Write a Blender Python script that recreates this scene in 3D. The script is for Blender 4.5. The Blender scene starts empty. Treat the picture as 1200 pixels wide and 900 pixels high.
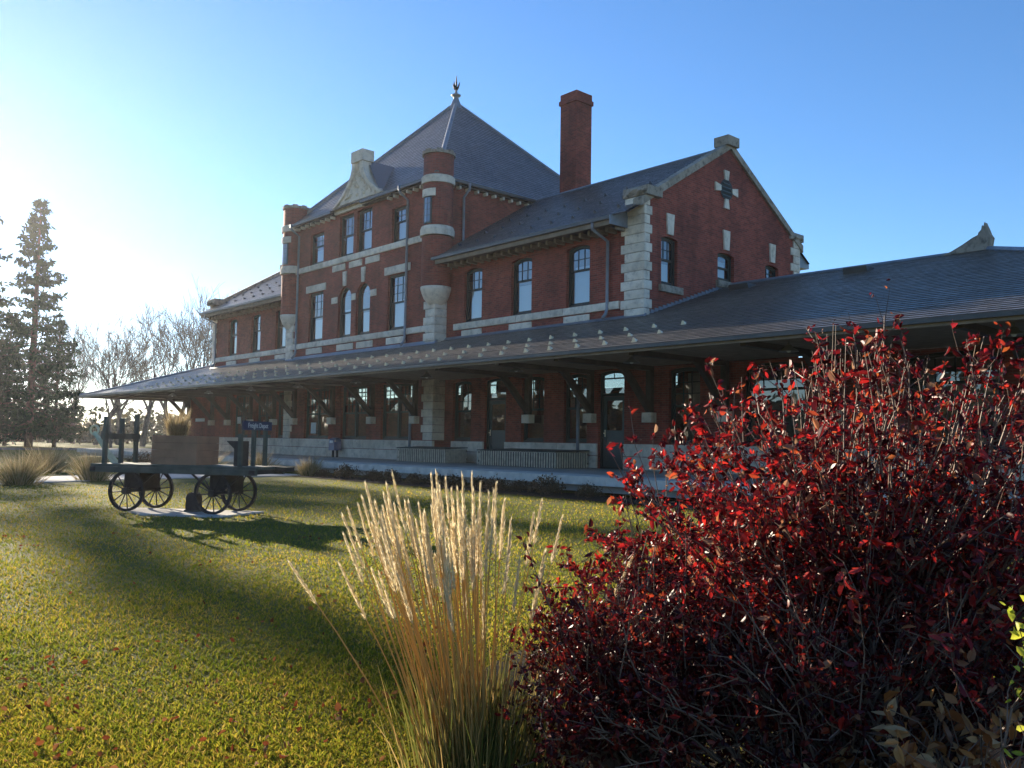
import bpy, math, random
import numpy as np
from mathutils import Matrix, Vector
R = math.radians
random.seed(7); rng = np.random.default_rng(7)
SC = bpy.context.scene
COL = SC.collection

# ------------------------------------------------------------------ camera, sky, sun, exposure
YAW, PITCH, ROLL, FOCAL = R(41.923), R(3.749), R(0.94), 1030.66
CAM = Vector((0, 0, 1.4))
fw = Vector((-math.cos(YAW)*math.cos(PITCH), math.sin(YAW)*math.cos(PITCH), math.sin(PITCH)))
rt = fw.cross(Vector((0, 0, 1))).normalized(); up = rt.cross(fw)
r2 = rt*math.cos(ROLL) + up*math.sin(ROLL); u2 = -rt*math.sin(ROLL) + up*math.cos(ROLL)
cd = bpy.data.cameras.new('camera'); cam = bpy.data.objects.new('camera', cd); COL.objects.link(cam)
cam.matrix_world = Matrix(((r2.x, u2.x, -fw.x, CAM.x), (r2.y, u2.y, -fw.y, CAM.y), (r2.z, u2.z, -fw.z, CAM.z), (0, 0, 0, 1)))
cd.sensor_width = 36; cd.lens = FOCAL/1200*36; cd.clip_start = .05; cd.clip_end = 5000
SC.camera = cam

SUN_AZ, SUN_EL = R(5.0), R(15.0)        # azimuth measured from -X towards +Y
sdir = Vector((-math.cos(SUN_AZ)*math.cos(SUN_EL), math.sin(SUN_AZ)*math.cos(SUN_EL), math.sin(SUN_EL)))
w = bpy.data.worlds.new('World'); SC.world = w; w.use_nodes = True
nt = w.node_tree; bg = nt.nodes['Background']
sky = nt.nodes.new('ShaderNodeTexSky'); sky.sky_type = 'NISHITA'; sky.sun_disc = False
sky.sun_elevation = SUN_EL; sky.sun_rotation = math.atan2(sdir.x, sdir.y)
sky.air_density = 0.9; sky.dust_density = 0.08; sky.ozone_density = 3.4; sky.altitude = 300
hs = nt.nodes.new('ShaderNodeHueSaturation'); hs.inputs['Saturation'].default_value = 1.12; hs.inputs['Hue'].default_value = .503; nt.links.new(sky.outputs[0], hs.inputs['Color'])
nt.links.new(hs.outputs[0], bg.inputs[0]); bg.inputs[1].default_value = 0.087
ld = bpy.data.lights.new('sun', 'SUN'); ld.energy = 5.0; ld.angle = R(.6); ld.color = (1, .86, .66)
sun = bpy.data.objects.new('sun', ld); COL.objects.link(sun); sun.location = sdir*200
sun.rotation_euler = sdir.to_track_quat('Z', 'Y').to_euler()
SC.view_settings.view_transform = 'Standard'; SC.view_settings.look = 'None'
SC.view_settings.exposure = 1.5; SC.view_settings.gamma = 1
SC.cycles.max_bounces = 7; SC.cycles.transparent_max_bounces = 12; SC.cycles.use_denoising = True
SC.cycles.sample_clamp_indirect = 6

# ------------------------------------------------------------------ materials
class NT:
    def __init__(s, name):
        s.m = bpy.data.materials.new(name); s.m.use_nodes = True; s.t = s.m.node_tree
        s.b = s.t.nodes['Principled BSDF']; s.o = s.t.nodes['Material Output']
    def n(s, typ, **k):
        x = s.t.nodes.new('ShaderNode'+typ)
        for a, v in k.items(): setattr(x, a, v)
        return x
    def l(s, a, b): s.t.links.new(a, b)
    def noise(s, scale, detail=4, rough=.6, vec=None):
        x = s.n('TexNoise'); x.inputs['Scale'].default_value = scale; x.inputs['Detail'].default_value = detail
        x.inputs['Roughness'].default_value = rough
        s.l(vec if vec is not None else s.pos(), x.inputs['Vector']); return x.outputs['Fac']
    def pos(s):
        if not hasattr(s, '_g'): s._g = s.n('NewGeometry')
        return s._g.outputs['Position']
    def isl(s): s.pos(); return s._g.outputs['Random Per Island']
    def ramp(s, fac, stops):
        x = s.n('ValToRGB'); e = x.color_ramp.elements
        while len(e) < len(stops): e.new(.5)
        for i, (p, c) in enumerate(stops): e[i].position = p; e[i].color = (*c, 1)
        s.l(fac, x.inputs[0]); return x.outputs[0]
    def mix(s, fac, a, b, mode='MIX'):
        x = s.n('Mix', data_type='RGBA', blend_type=mode)
        for i, v in ((0, fac), (6, a), (7, b)):
            if hasattr(v, 'links'): s.l(v, x.inputs[i])
            else: x.inputs[i].default_value = v if i == 0 else (*v, 1)
        return x.outputs[2]
    def math(s, op, a, b=0.0):
        x = s.n('Math', operation=op)
        for i, v in ((0, a), (1, b)):
            if hasattr(v, 'links'): s.l(v, x.inputs[i])
            else: x.inputs[i].default_value = v
        return x.outputs[0]
    def col(s, c):
        if hasattr(c, 'links'): s.l(c, s.b.inputs['Base Color'])
        else: s.b.inputs['Base Color'].default_value = (*c, 1)
    def set(s, rough=.7, spec=.5, metal=0):
        s.b.inputs['Roughness'].default_value = rough; s.b.inputs['Specular IOR Level'].default_value = spec
        s.b.inputs['Metallic'].default_value = metal
    def bump(s, h, strength=.3, dist=.02):
        x = s.n('Bump'); x.inputs['Strength'].default_value = strength; x.inputs['Distance'].default_value = dist
        s.l(h, x.inputs['Height']); s.l(x.outputs[0], s.b.inputs['Normal']); return x

def simple(name, c, rough=.7, spec=.4, metal=0, var=.25, scale=6, bump=.15, dist=.01):
    t = NT(name); f = t.noise(scale, 5)
    d = tuple(max(0, x*(1-var)) for x in c); e = tuple(min(1, x*(1+var)) for x in c)
    t.col(t.ramp(f, [(.3, d), (.7, e)])); t.set(rough, spec, metal)
    if bump: t.bump(t.noise(scale*5, 4), bump, dist)
    return t.m

def brick_mat():
    t = NT('brick'); t.pos(); g = t._g
    sp = t.n('SeparateXYZ'); t.l(t.pos(), sp.inputs[0]); sn = t.n('SeparateXYZ'); t.l(g.outputs['Normal'], sn.inputs[0])
    ax = t.math('ABSOLUTE', sn.outputs[0]); sel = t.math('GREATER_THAN', ax, .72)
    mx = t.n('Mix', data_type='FLOAT'); t.l(sel, mx.inputs[0]); t.l(sp.outputs[0], mx.inputs[2]); t.l(sp.outputs[1], mx.inputs[3])
    cv = t.n('CombineXYZ'); t.l(mx.outputs[0], cv.inputs[0]); t.l(sp.outputs[2], cv.inputs[1])
    bt = t.n('TexBrick'); t.l(cv.outputs[0], bt.inputs['Vector'])
    bt.inputs['Scale'].default_value = 1; bt.inputs['Brick Width'].default_value = .215; bt.inputs['Row Height'].default_value = .075
    bt.inputs['Mortar Size'].default_value = .008; bt.inputs['Mortar Smooth'].default_value = .3; bt.inputs['Bias'].default_value = -.1
    bt.inputs['Color1'].default_value = (.34, .070, .044, 1); bt.inputs['Color2'].default_value = (.185, .038, .028, 1)
    bt.inputs['Mortar'].default_value = (.23, .115, .09, 1)
    n1 = t.noise(.55, 5); n2 = t.noise(4, 4)
    c = t.mix(1.0, bt.outputs[0], t.ramp(n1, [(.3, (.62, .60, .62)), (.7, (1.3, 1.22, 1.15))]), 'MULTIPLY')
    c = t.mix(1.0, c, t.ramp(n2, [(.25, (.8, .8, .8)), (.75, (1.15, 1.15, 1.15))]), 'MULTIPLY')
    # rain streaks and soot: vertical stains
    mp = t.n('Mapping'); mp.inputs['Scale'].default_value = (2.2, 2.2, .16); t.l(t.pos(), mp.inputs[0])
    st = t.ramp(t.noise(1, 4, .6, mp.outputs[0]), [(.5, (1, 1, 1)), (.72, (.62, .6, .6))])
    c = t.mix(.8, c, st, 'MULTIPLY')
    t.col(c); t.set(.82, .3)
    h = t.math('ADD', t.math('MULTIPLY', bt.outputs['Fac'], -1.0), t.math('MULTIPLY', t.noise(30, 3), .5))
    t.bump(h, .6, .008); return t.m

def stone_mat(name, base, dark, s=1):
    t = NT(name); n1 = t.noise(3*s, 6, .65); n2 = t.noise(.7*s, 4); isl = t.isl()
    oi = t.n('ObjectInfo')
    c = t.ramp(n1, [(.32, dark), (.5, base), (.75, tuple(min(1, x*1.15) for x in base))])
    c = t.mix(.6, c, t.ramp(n2, [(.35, (.72, .68, .62)), (.6, (1, 1, 1))]), 'MULTIPLY')
    c = t.mix(.7, c, t.ramp(oi.outputs['Random'], [(0, (.78, .76, .73)), (1, (1.08, 1.05, 1.02))]), 'MULTIPLY')
    sp = t.ramp(t.noise(9*s, 5, .7), [(.60, (1, 1, 1)), (.72, (.42, .40, .38))])
    c = t.mix(.75, c, sp, 'MULTIPLY')
    t.col(c); t.set(.88, .25); t.bump(t.math('ADD', t.noise(14*s, 6, .7), t.noise(50*s, 3)), .6, .03); return t.m

def slate_mat(name, c0, c1, c2, spec=.6, rough=.38):
    t = NT(name); i = t.isl()
    c = t.ramp(i, [(0, c0), (.5, c1), (1, c2)])
    c = t.mix(.55, c, t.ramp(t.noise(.5, 5), [(.3, (.65, .65, .65)), (.7, (1.25, 1.22, 1.2))]), 'MULTIPLY')
    c = t.mix(.4, c, t.ramp(t.noise(14, 5), [(.3, (.6, .6, .6)), (.7, (1.3, 1.3, 1.3))]), 'MULTIPLY')
    t.col(c); t.set(rough, spec)
    rr = t.n('MapRange'); t.l(t.math('FRACT', t.math('MULTIPLY', i, 7.31)), rr.inputs[0])
    rr.inputs[3].default_value = rough-.04; rr.inputs[4].default_value = rough+.08; t.l(rr.outputs[0], t.b.inputs['Roughness'])
    t.bump(t.noise(22, 5), .35, .01); return t.m

def glass_mat(name, tint=(.6, .64, .64), ior=2.6, wav=.05):
    t = NT(name); t.t.nodes.remove(t.b)
    gl = t.n('BsdfGlossy'); gl.inputs['Roughness'].default_value = .015; gl.inputs['Color'].default_value = (.95, .97, 1, 1)
    tr = t.n('BsdfTransparent'); tr.inputs['Color'].default_value = (*tint, 1)
    lw = t.n('LayerWeight'); lw.inputs['Blend'].default_value = .5; F0 = ((ior-1)/(ior+1))**2
    fac = t.math('ADD', t.math('MULTIPLY', t.math('POWER', lw.outputs['Facing'], 5.0), 1-F0), F0)
    mp = t.n('Mapping'); mp.inputs['Scale'].default_value = (1, 1, .6); t.l(t.pos(), mp.inputs[0])
    b = t.n('Bump'); b.inputs['Strength'].default_value = wav; b.inputs['Distance'].default_value = .05
    t.l(t.noise(1.6, 2, .5, mp.outputs[0]), b.inputs['Height']); t.l(b.outputs[0], gl.inputs['Normal'])
    mx = t.n('MixShader'); t.l(fac, mx.inputs[0]); t.l(tr.outputs[0], mx.inputs[1]); t.l(gl.outputs[0], mx.inputs[2])
    t.l(mx.outputs[0], t.o.inputs[0]); return t.m

def leaf_mat(name, stops, trans=.5, rough=.5, spec=.35, big=None):
    t = NT(name); i = t.isl(); c = t.ramp(i, stops)
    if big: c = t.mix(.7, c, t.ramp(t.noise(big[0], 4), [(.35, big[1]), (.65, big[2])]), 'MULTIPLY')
    t.col(c); t.set(rough, spec)
    ts = t.n('BsdfTranslucent'); t.l(c, ts.inputs[0])
    mx = t.n('MixShader'); mx.inputs[0].default_value = trans
    t.l(t.b.outputs[0], mx.inputs[1]); t.l(ts.outputs[0], mx.inputs[2]); t.l(mx.outputs[0], t.o.inputs[0]); return t.m

M = {}
M['brick'] = brick_mat()
M['stone'] = stone_mat('limestone', (.86, .74, .61), (.60, .50, .41))
M['plinth'] = stone_mat('plinth_limestone', (.78, .68, .57), (.55, .47, .39))
M['stone_old'] = stone_mat('weathered_stone', (.42, .35, .28), (.15, .13, .11), 1.5)
M['slate'] = slate_mat('slate', (.075, .08, .095), (.09, .095, .11), (.11, .112, .125), .8, .34)
M['slate_wing'] = slate_mat('wing_slate', (.085, .075, .07), (.105, .092, .085), (.135, .118, .105), .9, .33)
M['under'] = simple('roof_felt', (.03, .03, .035), .9, .2)
M['lead'] = simple('grey_flashing', (.20, .22, .25), .45, .5, .3, .2, 2, .1)
M['gutter'] = simple('painted_gutter', (.085, .075, .068), .4, .5, .2, .2, 2, .05)
M['spout'] = simple('downspout_grey', (.20, .205, .23), .42, .5, .2, .2, 2, .05)
M['frame'] = simple('dark_green_paint', (.020, .026, .024), .5, .4, 0, .2, 3, .05)
M['door'] = simple('green_door_paint', (.035, .055, .05), .42, .5, 0, .2, 2, .05)
M['timber'] = simple('dark_brown_timber', (.06, .045, .035), .6, .35, 0, .3, 4, .15)
M['soffit'] = simple('soffit_boards', (.24, .18, .13), .7, .3, 0, .25, 3, .1)
M['blind'] = simple('window_blind', (.78, .78, .76), .8, .2, 0, .06, 1, 0)
M['glass'] = glass_mat('window_glass')
M['glass_low'] = glass_mat('ground_floor_glass', (.72, .75, .72), 2.4, .03)
M['dark'] = simple('plaster_interior', (.42, .38, .32), .9, .2, 0, .3, .6, 0)
M['metal'] = simple('lamp_enamel', (.20, .19, .18), .4, .5, .2, .15, 4, 0)
M['guard'] = simple('snow_guard_metal', (.85, .74, .52), .35, .6, .3, .15, 8, 0)  # pale tone stands in for sun glints on the snow guards
M['white'] = simple('white_paint', (.7, .7, .68), .6, .4, 0, .1, 3, 0)
M['blue'] = simple('blue_enamel', (.09, .12, .22), .4, .5, 0, .15, 3, 0)
M['concrete'] = simple('concrete', (.40, .385, .365), .9, .25, 0, .22, 1.2, .3, .01)
M['kerb'] = simple('platform_edge_concrete', (.58, .54, .47), .85, .3, 0, .25, 2.2, .35, .01)
M['deckc'] = simple('platform_paving', (.42, .385, .34), .85, .3, 0, .25, .8, .25, .01)
M['asphalt'] = simple('asphalt', (.06, .06, .062), .9, .3, 0, .25, 3, .3)
M['mulch'] = simple('bark_mulch', (.040, .026, .018), .95, .2, 0, .45, 14, .9, .05)
M['slat'] = simple('weathered_slat_wood', (.55, .46, .35), .8, .3, 0, .25, 7, .3)
M['slattop'] = simple('weathered_board_top', (.085, .075, .062), .8, .3, 0, .3, 5, .3)
M['teal'] = simple('faded_green_wagon_paint', (.075, .085, .068), .65, .35, 0, .3, 5, .2)
M['iron'] = simple('rusty_iron', (.055, .045, .04), .6, .4, .4, .4, 8, .3)
M['cedar'] = simple('cedar_boards', (.36, .18, .10), .7, .35, 0, .25, 3, .2)
M['tongue'] = simple('pale_ash_wood', (.52, .52, .36), .7, .3, 0, .2, 5, .1)
M['signblue'] = simple('navy_sign_paint', (.025, .03, .07), .5, .4, 0, .1, 3, 0)
M['bark'] = simple('grey_bark', (.085, .07, .06), .9, .2, 0, .35, 5, .4)
M['pine_bark'] = simple('pine_bark', (.09, .06, .045), .9, .2, 0, .35, 4, .5)
M['twig'] = simple('shrub_twigs', (.17, .105, .07), .6, .35, 0, .35, 9, .1)

# ------------------------------------------------------------------ mesh helpers
class Fr:      # a wall plane: u along the wall, z up, w outwards
    def __init__(s, O, U, N): s.O, s.U, s.N = Vector(O), Vector(U), Vector(N)
    def p(s, u, z, w=0): q = s.O + s.U*u + s.N*w; return (q.x, q.y, q.z+z)

class MB:
    def __init__(s): s.v, s.f = [], []
    def quad(s, *p): n = len(s.v); s.v += [tuple(q) for q in p]; s.f.append(tuple(range(n, n+len(p)))); return s
    def hexa(s, p):      # 8 points: bottom ring 0-3, top ring 4-7
        n = len(s.v); s.v += [tuple(q) for q in p]
        s.f += [tuple(n+i for i in f) for f in ((0, 3, 2, 1), (4, 5, 6, 7), (0, 1, 5, 4), (1, 2, 6, 5), (2, 3, 7, 6), (3, 0, 4, 7))]; return s
    def box(s, x0, x1, y0, y1, z0, z1):
        return s.hexa([(x0, y0, z0), (x1, y0, z0), (x1, y1, z0), (x0, y1, z0), (x0, y0, z1), (x1, y0, z1), (x1, y1, z1), (x0, y1, z1)])
    def fbox(s, fr, u0, u1, z0, z1, w0, w1):
        return s.hexa([fr.p(u0, z0, w1), fr.p(u1, z0, w1), fr.p(u1, z0, w0), fr.p(u0, z0, w0), fr.p(u0, z1, w1), fr.p(u1, z1, w1), fr.p(u1, z1, w0), fr.p(u0, z1, w0)])
    def bar(s, a, b, wd, ht, upv=(0, 0, 1)):
        a, b = Vector(a), Vector(b); d = (b-a).normalized(); sd = d.cross(Vector(upv))
        if sd.length < 1e-3: sd = d.cross(Vector((1, 0, 0)))
        sd.normalize(); u = sd.cross(d); sd *= wd/2; u *= ht/2
        return s.hexa([a-sd-u, a+sd-u, b+sd-u, b-sd-u, a-sd+u, a+sd+u, b+sd+u, b-sd+u])
    def tube(s, pts, rad, n=6, cap=True):
        pts = [Vector(p) for p in pts]; base = len(s.v); k = len(pts)
        if not hasattr(rad, '__len__'): rad = [rad]*k
        ref = None
        for i, p in enumerate(pts):
            d = (pts[min(i+1, k-1)]-pts[max(i-1, 0)]).normalized()
            if ref is None: ref = d.cross(Vector((0, 0, 1))) if abs(d.z) < .9 else d.cross(Vector((1, 0, 0)))
            ref = (ref - d*ref.dot(d)).normalized(); o = d.cross(ref)
            for j in range(n):
                a = 2*math.pi*j/n; q = p + (ref*math.cos(a)+o*math.sin(a))*rad[i]; s.v.append((q.x, q.y, q.z))
        for i in range(k-1):
            for j in range(n):
                a, b = base+i*n+j, base+i*n+(j+1) % n; s.f.append((a, b, b+n, a+n))
        if cap: s.f.append(tuple(base+j for j in range(n-1, -1, -1))); s.f.append(tuple(base+(k-1)*n+j for j in range(n)))
        return s
    def lathe(s, c, prof, n=20, a0=0, a1=2*math.pi):
        base = len(s.v); full = abs(a1-a0-2*math.pi) < 1e-6; m = n if full else n+1
        for r, z in prof:
            for j in range(m):
                a = a0+(a1-a0)*j/n; s.v.append((c[0]+r*math.cos(a), c[1]+r*math.sin(a), c[2]+z))
        for i in range(len(prof)-1):
            for j in range(n):
                a, b = base+i*m+j, base+i*m+(j+1) % m; s.f.append((a, b, b+m, a+m))
        return s
    def prism(s, poly, fr, w0, w1):      # polygon in (u, z), extruded between w0 and w1
        n = len(poly); b = len(s.v)
        s.v += [fr.p(u, z, w1) for u, z in poly] + [fr.p(u, z, w0) for u, z in poly]
        s.f.append(tuple(range(b, b+n))); s.f.append(tuple(range(b+2*n-1, b+n-1, -1)))
        for i in range(n): j = (i+1) % n; s.f.append((b+i, b+n+i, b+n+j, b+j))
        return s
    def mesh(s, name, mat=None, smooth=False):
        me = bpy.data.meshes.new(name); me.from_pydata(s.v, [], s.f)
        if mat: me.materials.append(mat)
        if smooth: me.polygons.foreach_set('use_smooth', [True]*len(me.polygons))
        return me
    def build(s, name, mat, parent=None, smooth=False, **props):
        return link(name, s.mesh(name, M[mat] if isinstance(mat, str) else mat, smooth), parent, **props)

LOCAL = set()      # things whose parts are modelled round the thing's own origin
def link(name, data, parent=None, basis=None, **props):
    o = bpy.data.objects.new(name, data); COL.objects.link(o)
    if parent is not None:
        o.parent = parent
        if parent.type == 'EMPTY' and parent.parent is None and parent.name not in LOCAL:
            o.matrix_parent_inverse = Matrix.Translation(-parent.location)
    if basis is not None: o.matrix_basis = basis
    for k, v in props.items(): o[k] = v
    return o
def thing(name, label, cat, loc=(0, 0, 0), rz=0, group=None):
    o = bpy.data.objects.new(name, None); COL.objects.link(o); o.location = loc; o.rotation_euler = (0, 0, rz)
    o['label'] = label; o['category'] = cat; o.empty_display_size = .3
    if group: o['group'] = group
    return o
def tag(o, label, cat, group=None):
    o['label'] = label; o['category'] = cat
    if group: o['group'] = group
    return o
def copy_tree(o, parent=None):
    c = o.copy(); COL.objects.link(c)
    if parent is not None: c.parent = parent
    for ch in o.children: copy_tree(ch, c)
    return c
def np_mesh(name, V, F, mat, parent=None, smooth=False, **props):
    me = bpy.data.meshes.new(name); V = np.asarray(V, np.float32); F = np.asarray(F, np.int32)
    k = F.shape[1]; me.vertices.add(len(V)); me.vertices.foreach_set('co', V.ravel())
    me.loops.add(F.size); me.loops.foreach_set('vertex_index', F.ravel())
    me.polygons.add(len(F)); me.polygons.foreach_set('loop_start', np.arange(0, F.size, k)); me.polygons.foreach_set('loop_total', np.full(len(F), k))
    if smooth: me.polygons.foreach_set('use_smooth', np.ones(len(F), bool))
    me.materials.append(M[mat] if isinstance(mat, str) else mat); me.update(calc_edges=True)
    return link(name, me, parent, **props)

# a rock-faced stone block, unit size, four variants shared by every stone in the building
def rock_variant(k):
    r = random.Random(k); nx, nz = 4, 3; v, f = [], []
    for j in range(nz+1):
        for i in range(nx+1):
            e = i in (0, nx) or j in (0, nz)
            y = -.5 + (.10 if e else r.uniform(-.02, .10)-.05)
            v.append((i/nx-.5 + (0 if e else r.uniform(-.05, .05)), y, j/nz-.5 + (0 if e else r.uniform(-.06, .06))))
    for j in range(nz):
        for i in range(nx): a = j*(nx+1)+i; f.append((a, a+1, a+nx+2, a+nx+1))
    n = len(v); v += [(-.5, .5, -.5), (.5, .5, -.5), (.5, .5, .5), (-.5, .5, .5)]
    ring = [list(range(0, nx+1)), [i*(nx+1)+nx for i in range(nz+1)], list(range(nz*(nx+1)+nx, nz*(nx+1)-1, -1)), [i*(nx+1) for i in range(nz, -1, -1)]]
    bk = [(n, n+1), (n+1, n+2), (n+2, n+3), (n+3, n)]
    for rg, (a, b) in zip(ring, bk): f.append(tuple(rg[::-1]) + (a, b))
    f.append((n+1, n, n+3, n+2))
    return v, f
STONE = {}
def stone(parent, fr, u0, u1, z0, z1, w0, w1, mat='stone', name='stone', gap=.018):
    key = (mat, random.randrange(5))
    if key not in STONE:
        v, f = rock_variant(key[1]+3); b = MB(); b.v, b.f = v, f; STONE[key] = b.mesh('stone_block', M[mat])
    c = Vector(fr.p((u0+u1)/2, (z0+z1)/2, (w0+w1)/2)); U, N = fr.U, -fr.N
    a, b_, d = (u1-u0-gap), (w1-w0), (z1-z0-gap)
    m = Matrix(((U.x*a, N.x*b_, 0, c.x), (U.y*a, N.y*b_, 0, c.y), (0, 0, d, c.z), (0, 0, 0, 1)))
    return link(name, STONE[key], parent, basis=m)

def arch_pts(u0, u1, z1, rise, n=12):      # from right springing over the crown to the left springing
    wd = (u1-u0)/2; uc = (u0+u1)/2
    if rise <= 0: return [(u1, z1), (u0, z1)]
    rad = (wd*wd+rise*rise)/(2*rise); zc = z1-rad; a = math.asin(min(1, wd/rad))
    if rise >= wd*.999: a = math.pi/2
    return [(uc+rad*math.sin(a-2*a*i/n), zc+rad*math.cos(a-2*a*i/n)) for i in range(n+1)]
def outline(u0, u1, z0, z1, rise, ins=0):
    return [(u0+ins, z0+ins), (u1-ins, z0+ins)] + arch_pts(u0+ins, u1-ins, z1-ins, max(0, rise-(ins if rise > .3 else 0)*0) if rise < (u1-u0)/2*.99 else (u1-u0)/2-ins)

def wall(mb, fr, u0, u1, z0, z1, ops, depth=.24):
    us = sorted({u0, u1, *[o[0] for o in ops], *[o[1] for o in ops]}); zs = sorted({z0, z1, *[o[2] for o in ops], *[o[3] for o in ops]})
    for a, b in zip(us, us[1:]):
        for c, d in zip(zs, zs[1:]):
            uc, zc = (a+b)/2, (c+d)/2
            if any(o[0] < uc < o[1] and o[2] < zc < o[3] for o in ops): continue
            mb.quad(fr.p(a, c), fr.p(b, c), fr.p(b, d), fr.p(a, d))
    for o in ops:
        a, b, c, d, rise = o
        ap = arch_pts(a, b, d, rise)
        ring = [(a, c), (b, c)] + ap
        for (p, q) in zip(ring, ring[1:]+ring[:1]):
            mb.quad(fr.p(*p), fr.p(*q), fr.p(*q, -depth), fr.p(*p, -depth))
        if rise > 0:
            h = len(ap)//2
            for i in range(len(ap)-1):
                (x1, y1), (x2, y2) = ap[i], ap[i+1]
                mb.quad(fr.p(x1, y1), fr.p(x1, d), fr.p(x2, d), fr.p(x2, y2))

def fill(mb, poly, fr, w): mb.quad(*[fr.p(u, z, w) for u, z in poly])
def ringstrip(mb, o, i, fr, w0, w1):
    n = len(o)
    for k in range(n):
        j = (k+1) % n
        mb.quad(fr.p(*o[k], w1), fr.p(*o[j], w1), fr.p(*i[j], w1), fr.p(*i[k], w1))
        mb.quad(fr.p(*i[k], w1), fr.p(*i[j], w1), fr.p(*i[j], w0), fr.p(*i[k], w0))
        mb.quad(fr.p(*o[k], w1), fr.p(*o[k], w0), fr.p(*o[j], w0), fr.p(*o[j], w1))

def window(parent, fr, u0, u1, z0, z1, rise=0, zm=None, grid=(3, 2), blind=.5, d=.22, glass='glass', twin=False, arch_plain=False):
    f = MB(); o = outline(u0, u1, z0, z1, rise); i = outline(u0, u1, z0, z1, rise, .07)
    ringstrip(f, o, i, fr, -d-.02, -d+.09)
    if twin: f.fbox(fr, (u0+u1)/2-.06, (u0+u1)/2+.06, z0+.07, z1-.07-(rise and .02), -d-.02, -d+.085)
    win = f.build('window', 'frame', parent)
    zm = zm or (z0+z1)/2
    spans = [(u0+.07, (u0+u1)/2-.06), ((u0+u1)/2+.06, u1-.07)] if twin else [(u0+.07, u1-.07)]
    sm = MB(); up_ = MB()
    for a, b in spans:
        s = .045
        ztop = z1-.07
        rr = 0 if twin else rise
        # lower sash
        for bx in ((a, a+s, z0+.07, zm), (b-s, b, z0+.07, zm), (a, b, z0+.071, z0+.07+.08), (a, b, zm-.03, zm+.02)):
            sm.fbox(fr, *bx, -d-.015, -d+.035)
        # upper sash
        so = outline(a, b, zm, ztop, rr if rr < (b-a)/2*.9 else (b-a)/2); si = outline(a, b, zm, ztop, rr if rr < (b-a)/2*.9 else (b-a)/2, s)
        ringstrip(sm, so, si, fr, -d+.002, -d+.06)
        nx, nz = grid
        zt2 = ztop - s - rr*(.25 if rr else 0)
        if not arch_plain:
            for k in range(1, nx): uu = a+s+(b-a-2*s)*k/nx; sm.fbox(fr, uu-.013, uu+.013, zm+s, zt2 if abs(k-nx/2) > .1 else ztop-s, -d+.01, -d+.045)
            for k in range(1, nz): zz = zm+s+(ztop-zm-2*s)*k/nz; sm.fbox(fr, a+s, b-s, zz-.013, zz+.013, -d+.012, -d+.043)
        fill(up_, si, fr, -d+.025)
        lo = MB(); lo.quad(fr.p(a+s, z0+.15, -d+.005), fr.p(b-s, z0+.15, -d+.005), fr.p(b-s, zm-.03, -d+.005), fr.p(a+s, zm-.03, -d+.005))
        lo.build('pane', glass, win)
    sm.build('sash', 'frame', win); up_.build('upper_panes', glass, win)
    if blind:
        bl = MB(); bl.fbox(fr, u0+.1, u1-.1, z0+.1 + (0 if blind <= 1 else 0), z0+.1+(z1-z0-.2)*min(1, blind*random.uniform(.8, 1.3)), -d-.16, -d-.15)
        bl.build('blind', 'blind', win)
    return win

def slates(mb, A, B, C, D, ex=.24, wd=.3, th=.026, jit=.003, seed=1):
    """courses between the eave line A-B and the upper line D-C"""
    r = np.random.default_rng(seed); A, B, C, D = map(np.array, (A, B, C, D)); A, B, C, D = [x.astype(float) for x in (A, B, C, D)]
    n = np.cross(B-A, D-A)
    if np.linalg.norm(n) < 1e-6: n = np.cross(B-A, C-A)
    n /= np.linalg.norm(n)
    if n[2] < 0: n = -n
    e = (B-A)/np.linalg.norm(B-A); upv = np.cross(n, e)
    if upv[2] < 0: upv = -upv
    H = (D-A)@upv; rows = max(1, int(round(H/ex))); ex = H/rows
    la, lb = (D-A)@e/H, (C-B)@e/H; L = (B-A)@e
    for k in range(rows):
        y0, y1 = k*ex, min(H, (k+1.12)*ex)
        x0, x1 = la*y0, L+lb*y0; xt0, xt1 = la*y1, L+lb*y1
        x = x0 - (r.random()*.3+(k % 2)*.5)*wd
        while x < x1:
            ww = wd*(1+r.uniform(-.12, .12)); a, b = max(x, x0), min(x+ww-.007, x1)
            at, bt_ = min(max(x, xt0), xt1), max(min(x+ww-.007, xt1), xt0); x += ww
            if b-a < .03: continue
            if bt_ <= at: at = bt_ = min(max((a+b)/2, xt0), xt1)
            h = th+r.uniform(-jit, jit)*.6; dy = r.uniform(-.008, .008); t1 = r.uniform(-jit, jit)
            P = lambda xx, yy, hh: A+e*xx+upv*yy+n*hh
            p0, p1 = P(a, y0+dy, h+t1), P(b, y0+dy, h-t1); q0, q1 = P(at, y1, .003), P(bt_, y1, .003)
            mb.quad(p0, p1, q1, q0); mb.quad(P(a, y0+dy, -.01), P(b, y0+dy, -.01), p1, p0)
    return mb

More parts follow.
